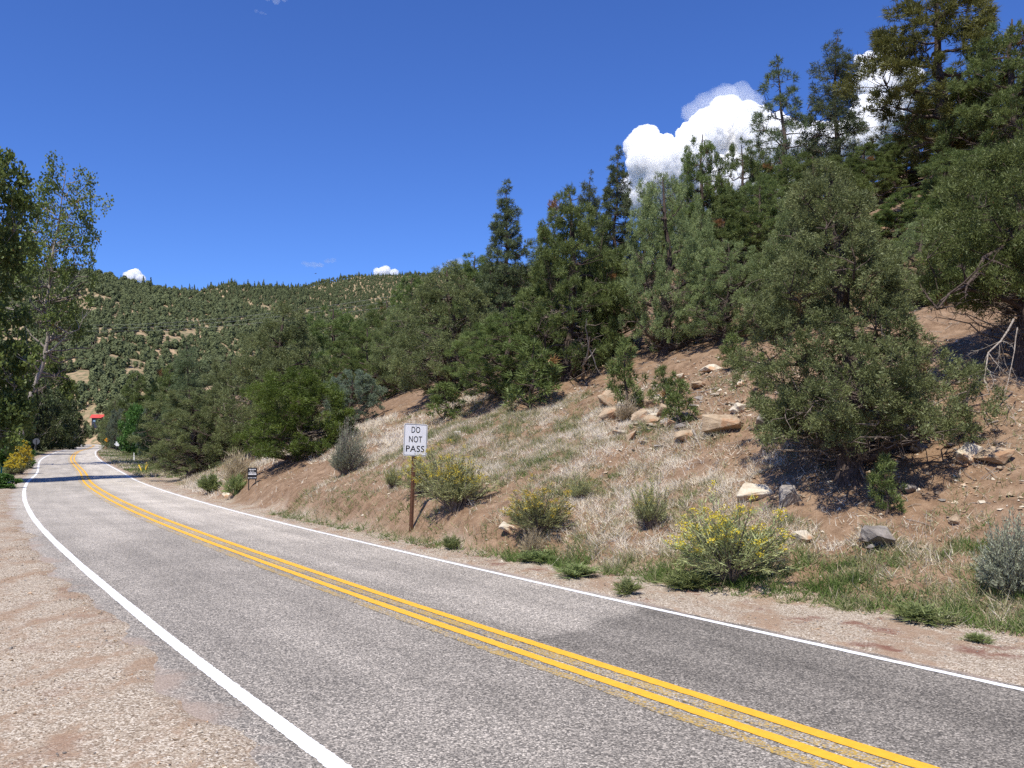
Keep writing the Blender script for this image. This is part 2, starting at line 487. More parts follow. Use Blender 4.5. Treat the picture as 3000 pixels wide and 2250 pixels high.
    MAT['cottonwood'] = mat_leaf("cottonwood_leaves", (0.065, 0.1, 0.024), (0.24, 0.3, 0.085), .40, (.34, .24, .06))
    MAT['willow'] = mat_leaf("willow_leaves", (0.094, 0.138, 0.033), (0.253, 0.319, 0.083), .42)
    MAT['thicket'] = mat_leaf("thicket_leaves", (0.046, 0.065, 0.026), (0.137, 0.163, 0.065), .35, (.26, .19, .06))
    MAT['hedge_green'] = mat_leaf("bright_shrub_leaves", (.05, .11, .025), (.14, .26, .06), .40)
    MAT['brush'] = mat_leaf("rabbitbrush_stems", (0.21, 0.24, 0.1), (0.46, 0.48, 0.23), .25)
    MAT['sage'] = mat_leaf("sage_leaves", (0.2, 0.215, 0.145), (0.38, 0.395, 0.285), .25)
    MAT['weed'] = mat_leaf("green_weed", (0.13, 0.17, 0.06), (0.31, 0.36, 0.14), .35)
    MAT['blossom'] = mat_leaf("yellow_blossom", (0.46, 0.34, 0.02), (0.7, 0.56, 0.06), .30)
    MAT['straw'] = mat_leaf("dry_straw", (.34, .27, .16), (.62, .53, .37), .3)
    m = M("grass_blades")
    c = m.ramp(m.attr("v"), [(0, (.80, .74, .62)), (.22, (.64, .56, .43)), (.42, (.47, .40, .26)), (.55, (.36, .345, .19)), (.75, (.22, .26, .105)), (1, (.11, .17, .045))])
    d = m.n("ShaderNodeBsdfDiffuse"); t = m.n("ShaderNodeBsdfTranslucent"); mx = m.n("ShaderNodeMixShader")
    mx.inputs[0].default_value = .3; m.l(c, d.inputs[0]); m.l(c, t.inputs[0])
    m.l(d.outputs[0], mx.inputs[1]); m.l(t.outputs[0], mx.inputs[2]); m.l(mx.outputs[0], m.out.inputs[0]); MAT['grass'] = m.m
    m = M("hill_tree"); at = m.attr("v")
    oi = m.n("ShaderNodeObjectInfo")
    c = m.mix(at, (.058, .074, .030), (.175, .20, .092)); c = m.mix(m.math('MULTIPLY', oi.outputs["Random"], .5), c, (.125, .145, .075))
    MAT['hilltree'] = m.bsdf(c, .9, .1)

    # made things
    MAT['sign_white'] = mat_plain("sign_white", (.88, .885, .88), .35, .5, var=.03)
    MAT['sign_black'] = mat_plain("sign_black", (.012, .012, .014), .5, .4)
    MAT['sign_yellow'] = mat_plain("sign_amber", (.78, .33, .01), .5, .4, var=.08)
    MAT['sign_back'] = mat_plain("sign_back_metal", (.11, .115, .125), .6, .3, .2)
    MAT['post_brown'] = mat_plain("weathered_brown_post", (.115, .055, .032), .8, .25, var=.35, scale=30)
    MAT['post_dark'] = mat_plain("dark_post", (.035, .033, .032), .8, .2)
    MAT['red_roof'] = mat_plain("red_metal_roof", (.55, .07, .05), .45, .5, var=.12)
    MAT['cabin_wall'] = mat_plain("dark_cabin_wall", (.045, .05, .075), .8)
    MAT['glass'] = mat_plain("window_glass", (.25, .38, .5), .1, .6, var=.1)
    MAT['marker_yellow'] = mat_plain("yellow_marker", (.72, .50, .05), .6)
    MAT['marker_white'] = mat_plain("white_marker", (.75, .75, .72), .6)
    MAT['marker_green'] = mat_plain("green_marker", (.03, .30, .25), .6)
    MAT['wire'] = mat_plain("aluminium_wire", (.38, .38, .36), .5, .4, .3)
    MAT['feather'] = mat_plain("dark_feather", (.07, .07, .075), .8)
    m = M("cloud_vapour")
    pv = m.n("ShaderNodeVolumePrincipled"); pv.inputs["Color"].default_value = (1, 1, 1, 1)
    pv.inputs["Density"].default_value = .06; pv.inputs["Anisotropy"].default_value = .0
    m.l(pv.outputs[0], m.out.inputs[1]); MAT['cloud'] = m.m
    m = M("thin_cloud_vapour")
    pv = m.n("ShaderNodeVolumePrincipled"); pv.inputs["Color"].default_value = (1, 1, 1, 1)
    pv.inputs["Density"].default_value = .006; pv.inputs["Anisotropy"].default_value = .35
    m.l(pv.outputs[0], m.out.inputs[1]); MAT['thin_cloud'] = m.m
build_materials()

# ------------------------------------------------------------------ ground, road, markings
def build_ground():
    th = np.unique(np.round(np.concatenate([np.arange(-38, 38.01, .29), np.arange(-180, -38, 3.0), np.arange(38, 180, 3.0)]), 4))
    th = np.radians(th); nt = len(th)
    r = np.concatenate([np.geomspace(1.2, 60, 270), np.geomspace(60, 3200, 160)[1:]]); nr = len(r)
    X = np.sin(th)[None] * r[:, None]; Y = np.cos(th)[None] * r[:, None]
    x = np.concatenate([[0], X.ravel()]); y = np.concatenate([[0], Y.ravel()])
    z = ground(x, y)
    s, d, zr = road_sd(x, y)
    v = np.stack([x, y, z], 1)
    i = np.arange(nr - 1)[:, None]; j = np.arange(nt)[None]; k = (j + 1) % nt
    q = 1 + np.stack([i * nt + j, (i + 1) * nt + j, (i + 1) * nt + k, i * nt + k], -1).reshape(-1, 4)
    jj = np.arange(nt); tri = np.stack([np.zeros(nt, int), 1 + jj, 1 + (jj + 1) % nt], 1)
    t = d - EDGE_R - verge(s)
    e = -(d - EDGE_L)
    n1 = fbm(x * .8, y * .8, 41, 3)
    grav = np.where(d > 0, sstep(.35, -.25, t + n1 * .5) * sstep(120, 60, s), sstep(9, 6, e + n1 * 2) * sstep(46, 38, s + n1 * 3) + .9 * sstep(1.6, .7, e + n1))
    red = np.where(d > 0, 1.0, .25) * np.ones_like(x)
    field = np.where(d < 0, sstep(.5, 1.5, e + n1) * sstep(38, 48, s), sstep(60, 75, s) * sstep(.3, 1.2, d - EDGE_R + n1) * sstep(16, 9, d))
    hh = hills(x, y); hill = sstep(0, 4, hh)
    me = np_mesh("ground", v, [q, tri], MAT['ground'], attrs=dict(gravel=np.clip(grav, 0, 1), red=red, field=np.clip(field, 0, 1) * (1 - hill), hill=hill), smooth=True)
    return link("ground", me, kind="structure", label="sloping dry ground of brown soil, gravel shoulders and wooded hills")

def road_pts(s, d, z):
    x = np.interp(s, RS, RC[:, 0]); y = np.interp(s, RS, RC[:, 1]); h = np.interp(s, RS, RC[:, 2])
    nx = np.interp(s, RS, RN[:, 0]); ny = np.interp(s, RS, RN[:, 1])
    return np.stack([x + nx * d, y + ny * d, h + z], -1)

def stations(fine_from, fine_to, step):
    a = np.arange(fine_from, fine_to, step)
    return np.concatenate([np.arange(RS[0] + 1, fine_from, 2.0), a, np.arange(fine_to, 120, .6), np.arange(120, RS[-1] - 1, 2.0)])

def ribbon(name, d0, d1, z, mat, jag=0.0, seed=1, step=.12, parent=None):
    s = stations(-9, 22, step); r = rng_(seed)
    a = d0 + r.normal(0, 1, len(s)) * jag + fbm(s * .5, s * 0, seed, 3) * jag * 3
    b = d1 + r.normal(0, 1, len(s)) * jag + fbm(s * .5, s * 0 + 9, seed, 3) * jag * 3
    A = road_pts(s, a, z); B = road_pts(s, b, z); n = len(s)
    v = np.concatenate([A, B]); i = np.arange(n - 1)
    q = np.stack([i, i + n, i + n + 1, i + 1], 1)
    uv = np.concatenate([np.stack([a, s], 1), np.stack([b, s], 1)])
    return link(name, np_mesh(name, v, [q], mat, uv=uv), parent)

def build_road():
    s = stations(-9, 22, .25)
    wob = fbm(s * .9, s * 0, 61, 4) * .1; wob2 = fbm(s * 1.1, s * 0, 62, 4) * .06
    offs = [(EDGE_L + wob, -.13), (EDGE_L + wob, -.004), (EDGE_L + .6 + 0 * s, 0), (-1.7 + 0 * s, .0), (0 * s, 0), (1.5 + 0 * s, 0), (EDGE_R - .3 + 0 * s, 0), (EDGE_R + wob2, -.004), (EDGE_R + wob2, -.13)]
    V = np.stack([road_pts(s, d, z) for d, z in offs], 1); n, k = V.shape[:2]
    uv = np.stack([np.stack([d, s], 1) for d, z in offs], 1).reshape(-1, 2)
    i = np.arange(n - 1)[:, None] * k + np.arange(k - 1)[None]
    q = np.stack([i, i + 1, i + k + 1, i + k], -1).reshape(-1, 4)
    road = link("road", np_mesh("road", V.reshape(-1, 3), [q], MAT['asphalt'], uv=uv, smooth=False), kind="structure",
                label="two-lane chip-seal road with double yellow centre line")
    ribbon("white_edge_line", -3.175, -3.03, .005, MAT['white_paint'], .0035, 2, .035, road)
    ribbon("white_edge_line", 2.65, 2.755, .005, MAT['white_paint'], .003, 3, .06, road)
    ribbon("yellow_centre_line", -.245, -.105, .006, MAT['yellow_paint'], .003, 4, .06, road)
    ribbon("yellow_centre_line", .105, .245, .006, MAT['yellow_paint'], .003, 5, .06, road)
    ribbon("worn_yellow_line", -.06, .085, .004, MAT['worn_yellow_paint'], .008, 6, .1, road)
    ribbon("worn_yellow_line", -.44, -.31, .004, MAT['worn_yellow_paint'], .012, 7, .1, road)
build_ground()
build_road()

# ------------------------------------------------------------------ trees
ENV = dict(
    pinyon=([0, .10, .25, .45, .65, .80, .92, 1], [.45, .80, 1, .98, .80, .58, .32, .05]),
    round=([0, .10, .25, .45, .65, .80, .92, 1], [.35, .75, .95, 1, .92, .74, .48, .12]),
    juniper=([0, .08, .22, .40, .58, .75, .90, 1], [.50, .85, 1, .88, .70, .50, .30, .06]),
    fir=([0, .06, .2, .4, .6, .8, .93, 1], [.75, 1, .90, .72, .52, .31, .14, .03]),
    ponderosa=([0, .22, .32, .45, .6, .75, .9, 1], [.0, .25, .75, 1, .95, .78, .5, .15]),
    slimpine=([0, .15, .3, .45, .6, .75, .9, 1], [.1, .5, .8, 1, .85, .65, .4, .1]),
    broad=([0, .18, .3, .5, .7, .85, .95, 1], [.1, .35, .7, 1, .95, .75, .45, .15]),
    lowbroad=([0, .08, .15, .35, .45, .55, .75, .9, 1], [0, .4, .9, 1, .68, .58, .74, .55, .18]),
    shrub=([0, .1, .3, .5, .7, .85, .95, 1], [.7, .9, 1, .95, .85, .65, .4, .15]))

def tree_meshes(key, seed, H, W, env='pinyon', base=.075, clumps=320, blade_n=110, cr=.10, bl=.16, bw=.045, leafy=False, up=.5, squash=.75,
                lean=0.0, limb_n=26, el=(.1, .7), dead=80, dead_top=.40, trunk_r=.035, mat='pinyon', bark='dark_bark', irr=.45, fill=.5, droop=0.0, tips=0, fan=.5):
    """meshes of one tree, base at the origin: (trunk mesh, crown mesh)"""
    r = rng_(seed)
    ex, ey = ENV[env]
    ph = r.uniform(0, 50)
    def radius(h, az):
        e = np.interp(h, ex, ey) * W * .5
        return e * (1 + irr * fbm(np.cos(az) * 1.4 + ph, np.sin(az) * 1.4 + h * 5 + ph, seed, 3) * 1.5)
    # trunk
    k = 12; hh = np.linspace(-.03, .97, k)
    bend = np.cumsum(r.normal(0, .012, (k, 2)), 0) * H
    TP = np.stack([bend[:, 0] + lean * hh * H, bend[:, 1], hh * H], 1)
    TR = H * trunk_r * np.maximum(1.06 - hh, .07) ** .9
    TR[0] *= 1.4
    def axis(h): return np.stack([np.interp(h, hh, TP[:, 0]), np.interp(h, hh, TP[:, 1]), h * H], -1)
    wood = [tubes(TP[None], TR[None], 8)]
    # main limbs
    n = limb_n
    ht = base + (1 - base) * (np.arange(n) + r.uniform(.2, .8, n)) / n * .96
    az = np.arange(n) * 2.39996 + r.uniform(-.5, .5, n)
    rad = radius(ht, az) * r.uniform(.72, 1.0, n)
    ele = r.uniform(*el, n)
    hs = np.clip(ht - rad * ele / H, base * .5, None)
    A = axis(hs); B = axis(ht) + np.stack([np.cos(az) * rad, np.sin(az) * rad, -droop * rad], 1)
    C = A * .45 + B * .55; C[:, 2] = A[:, 2] * .75 + B[:, 2] * .25 + droop * rad * .4
    u = np.linspace(0, 1, 7)[None, :, None]
    LP = (1 - u) ** 2 * A[:, None] + 2 * u * (1 - u) * C[:, None] + u ** 2 * B[:, None]
    LP[:, 1:] += r.normal(0, .03, LP[:, 1:].shape) * rad[:, None, None]
    lr = np.interp(hs, hh, TR)[:, None] * np.linspace(.5, .07, 7)[None]
    wood.append(tubes(LP, lr, 5))
    # clumps
    m = clumps
    hc = r.uniform(base * .9, 1, m * 4)
    keep = r.uniform(0, 1, m * 4) < np.maximum(np.interp(hc, ex, ey), .1) ** 1.3
    hc = hc[keep][:m]; m = len(hc)
    azc = r.uniform(0, 2 * np.pi, m)
    f = r.uniform(0, 1, m) ** fill
    rc = radius(hc, azc) * (.22 + .78 * f)
    Cc = axis(hc) + np.stack([np.cos(azc) * rc, np.sin(azc) * rc, r.normal(0, .012, m) * H - droop * rc * .8], 1)
    Cc[:, 2] = np.maximum(Cc[:, 2], base * H * .6)
    if tips:
        tp = axis(np.linspace(.86, 1.0, tips)); Cc = np.concatenate([Cc, tp]); azc = np.concatenate([azc, r.uniform(0, 6, tips)])
        m = len(Cc); hc = Cc[:, 2] / H
    # branch from the nearest limb point lower than the clump
    S = np.concatenate([LP[:, 1:].reshape(-1, 3), axis(np.linspace(base, .95, 14))])
    dd = np.linalg.norm(Cc[:, None] - S[None], axis=2) + 1.6 * np.maximum(S[None, :, 2] - Cc[:, None, 2] + .02 * H, 0)
    src = S[dd.argmin(1)]
    u4 = np.linspace(0, 1, 4)[None, :, None]
    BP = src[:, None] * (1 - u4) + Cc[:, None] * u4
    BP[:, 1:3] += r.normal(0, .05, (m, 2, 3)) * np.linalg.norm(Cc - src, axis=1)[:, None, None]
    br = np.linspace(.010, .003, 4)[None] * H * .22 * r.uniform(.7, 1.3, m)[:, None]
    wood.append(tubes(BP, br, 3))
    nb_live = sum(len(q) for _, q in wood)
    # bare lower branches, forked
    if dead:
        hd = r.uniform(base * .35, dead_top, dead); ad = r.uniform(0, 2 * np.pi, dead)
        ld = W * .5 * r.uniform(.35, .85, dead)
        ks = np.linspace(0, 1, 6)
        D0 = axis(hd)
        dirs = np.stack([np.cos(ad), np.sin(ad), r.uniform(-.25, .45, dead)], 1)
        DP = D0[:, None] + dirs[:, None] * (ks[None, :, None] * ld[:, None, None])
        DP[:, 1:] += np.cumsum(r.normal(0, .05, (dead, 5, 3)), 1) * ld[:, None, None]
        DP[..., 2] = np.maximum(DP[..., 2], .02 * H)
        wood.append(tubes(DP, np.linspace(.010, .003, 6)[None] * H * .45 * r.uniform(.6, 1.3, dead)[:, None], 4))
        nf = dead * 3
        pick = r.integers(0, dead, nf); kk = r.integers(2, 6, nf)
        F0 = DP[pick, kk]; fd = unit(dirs[pick] + r.normal(0, .7, (nf, 3)))
        FP = F0[:, None] + fd[:, None] * (np.linspace(0, 1, 4)[None, :, None] * (ld[pick] * r.uniform(.15, .4, nf))[:, None, None])
        FP[:, 1:] += r.normal(0, .02, (nf, 3, 3)) * W
        FP[..., 2] = np.maximum(FP[..., 2], .01 * H)
        wood.append(tubes(FP, np.linspace(.0030, .0013, 4)[None] * H * .6 * np.ones((nf, 1)), 3))
    wv, wf = join(wood)
    nq = sum(len(f_) for f_ in wf)
    fm = np.zeros(nq, int); fm[nb_live:] = 1
    trunk = np_mesh(key + "_trunk", wv, wf, [MAT[bark], MAT['dead_twig']], fmat=fm, smooth=True)
    # foliage
    cs = cr * W * .5 * r.uniform(.65, 1.35, m)
    if tips: cs[-tips:] *= .7
    per = np.maximum((blade_n * (cs / cs.mean()) ** 2).astype(int), 8)
    idx = np.repeat(np.arange(m), per); N = len(idx)
    out = np.stack([np.cos(azc), np.sin(azc), np.zeros(m)], 1)
    # each clump is a dozen sprays; blades of a spray fan about its own direction
    G = 26
    gu = unit(r.normal(size=(m, G, 3)) + .35 * out[:, None] + np.array([0, 0, .25])); gq = r.uniform(.25, 1, (m, G)) ** .6
    gd = unit(.3 * out[:, None] + .75 * gu + np.array([0, 0, up * .7]) + r.normal(0, .35, (m, G, 3)))
    gi = r.integers(0, G, N)
    off = gu[idx, gi] * (gq[idx, gi] * cs[idx] * .8)[:, None]; off[:, 2] *= squash
    along = r.uniform(-.12, .42, N) * cs[idx]
    P = Cc[idx] + off + gd[idx, gi] * along[:, None] + r.normal(0, 1, (N, 3)) * (.13 * cs[idx])[:, None]
    D = unit(gd[idx, gi] + r.normal(0, fan, (N, 3)))
    gt = r.uniform(0, 1, (m, G))[idx, gi]
    L = bl * r.uniform(.6, 1.25, N); Wd = bw * r.uniform(.7, 1.3, N)
    v, fc = (leaves if leafy else blades)(P, D, L, Wd, r)
    per_v = 4 if leafy else 3
    cl = r.uniform(0, 1, m)                                   # each spray has its own tone
    val = np.clip(.45 * cl[idx] + .18 * gt + .37 * r.uniform(0, 1, N), 0, .95)
    drym = (r.uniform(0, 1, m) > .996)[idx] | (r.uniform(0, 1, N) > .998)
    val = np.where(drym, 1.0, val)
    crown = np_mesh(key + "_crown", v, [fc], MAT[mat], attrs=dict(v=np.repeat(val, per_v)))
    return trunk, crown

SPEC = {}   # kind -> (height, width, trunk mesh, crown mesh)
def spec(key, H, W, **kw):
    SPEC[key] = (H, W) + tree_meshes(key, kw.pop('seed'), H, W, **kw)

def build_specs():
    P = dict(env='pinyon', mat='pinyon', clumps=340, blade_n=300, cr=.102, bl=.125, bw=.023, up=.6, irr=.38)
    spec('pinyon_a', 7.0, 4.6, seed=11, **P)
    spec('pinyon_b', 7.0, 5.0, seed=12, **{**P, 'env': 'round', 'irr': .45})
    spec('pinyon_c', 7.0, 4.0, seed=13, **{**P, 'irr': .5, 'lean': .04})
    J = dict(env='juniper', mat='juniper', clumps=380, blade_n=290, cr=.090, bl=.085, bw=.023, up=.5, irr=.38, squash=.95, trunk_r=.04)
    spec('juniper_a', 6.0, 5.0, seed=21, **J)
    spec('juniper_b', 6.5, 5.2, seed=22, **{**J, 'env': 'round', 'irr': .6})
    spec('dark_juniper', 4.6, 4.2, seed=24, **{**J, 'env': 'shrub', 'mat': 'dark_juniper', 'clumps': 300, 'cr': .130, 'dead': 60, 'blade_n': 300, 'bl': .095, 'bw': .025, 'irr': .4})
    spec('blue_juniper', 4.5, 4.5, seed=25, **{**J, 'env': 'round', 'mat': 'blue_juniper', 'clumps': 220, 'dead': 15})
    F = dict(env='fir', mat='fir', clumps=400, blade_n=150, cr=.125, bl=.15, bw=.032, up=.15, squash=.5, limb_n=44, el=(-.1, .3), dead=10, dead_top=.2, droop=.12, trunk_r=.018, irr=.35, fill=.35, tips=4)
    spec('fir_a', 10.0, 4.0, seed=31, **F)
    spec('fir_b', 11.0, 3.8, seed=32, **{**F, 'env': 'pinyon', 'cr': .17, 'irr': .5})
    O = dict(env='ponderosa', mat='ponderosa', clumps=230, blade_n=260, cr=.13, bl=.24, bw=.036, up=.5, squash=.7, limb_n=34, el=(0, .45), dead=26, dead_top=.35, trunk_r=.026, irr=.5, base=.2, fill=.35, tips=4)
    spec('ponderosa', 13.0, 6.0, seed=41, **O)
    spec('slim_pine', 11.0, 3.6, seed=42, **{**O, 'env': 'slimpine', 'mat': 'fir', 'clumps': 120, 'blade_n': 100, 'cr': .15, 'trunk_r': .016, 'bl': .26})
    # the two large trees close by on the slope
    spec('near_juniper', 5.9, 3.9, seed=52, **{**J, 'clumps': 640, 'blade_n': 320, 'cr': .088, 'bl': .055, 'bw': .0165, 'dead': 90, 'dead_top': .30, 'irr': .5, 'base': .15, 'limb_n': 34})
    spec('near_pinyon', 5.6, 5.2, seed=53, **{**P, 'clumps': 430, 'blade_n': 290, 'cr': .10, 'bl': .085, 'bw': .022, 'dead': 70, 'dead_top': .45, 'base': .34, 'irr': .6, 'trunk_r': .032, 'el': (.2, .9)})
    spec('sapling', 1.0, .62, seed=54, **{**P, 'clumps': 70, 'blade_n': 34, 'cr': .20, 'bl': .10, 'bw': .016, 'dead': 0, 'irr': .6, 'trunk_r': .03, 'up': .9, 'limb_n': 14, 'base': .1})
    C = dict(env='broad', mat='cottonwood', leafy=True, clumps=240, blade_n=95, cr=.15, bl=.24, bw=.19, up=0.0, squash=.8, limb_n=22, el=(.5, 1.3), dead=16, dead_top=.45, trunk_r=.018, bark='pale_bark', irr=.8, base=.25, fill=.4)
    spec('cottonwood_a', 20.0, 8.5, seed=61, **{**C, 'env': 'lowbroad', 'clumps': 420, 'base': .14, 'cr': .15, 'irr': .5})
    spec('cottonwood_b', 24.0, 10.0, seed=63, **{**C, 'clumps': 150, 'base': .50, 'cr': .17, 'dead': 40, 'dead_top': .60, 'lean': .10, 'trunk_r': .0115})
    spec('thicket_tree', 9.0, 8.0, seed=64, **{**C, 'env': 'shrub', 'mat': 'thicket', 'base': .05, 'clumps': 260, 'cr': .14, 'bl': .26, 'bw': .2, 'dead': 20})
    spec('willow_tree', 11.0, 7.0, seed=65, **{**C, 'env': 'round', 'mat': 'willow', 'base': .1, 'clumps': 200, 'bl': .3, 'bw': .22})
    spec('green_shrub', 4.0, 4.0, seed=66, **{**C, 'env': 'shrub', 'mat': 'hedge_green', 'base': .04, 'clumps': 150, 'cr': .18, 'bl': .22, 'bw': .18, 'dead': 0})
build_specs()

NAME = dict(pinyon_a='pinyon_pine', pinyon_b='pinyon_pine', pinyon_c='pinyon_pine', near_pinyon='pinyon_pine', sapling='pine_sapling', juniper_a='juniper_tree', juniper_b='juniper_tree',
            dark_juniper='juniper_tree', blue_juniper='juniper_tree', near_juniper='juniper_tree', fir_a='fir_tree', fir_b='fir_tree', ponderosa='ponderosa_pine', slim_pine='ponderosa_pine',
            cottonwood_a='cottonwood_tree', cottonwood_b='cottonwood_tree', thicket_tree='leafy_tree', willow_tree='leafy_tree', green_shrub='leafy_shrub')
def plant(key, x, y, H, W, rz, label, group):
    H0, W0, tr, cr = SPEC[key]
    o = thing(NAME[key], label, 'shrub' if 'shrub' in key else 'tree', (x, y, gz(x, y) - .02 * H), rz, group, (W / W0, W / W0, H / H0))
    link('trunk', tr, o); link('crown', cr, o)
    return o

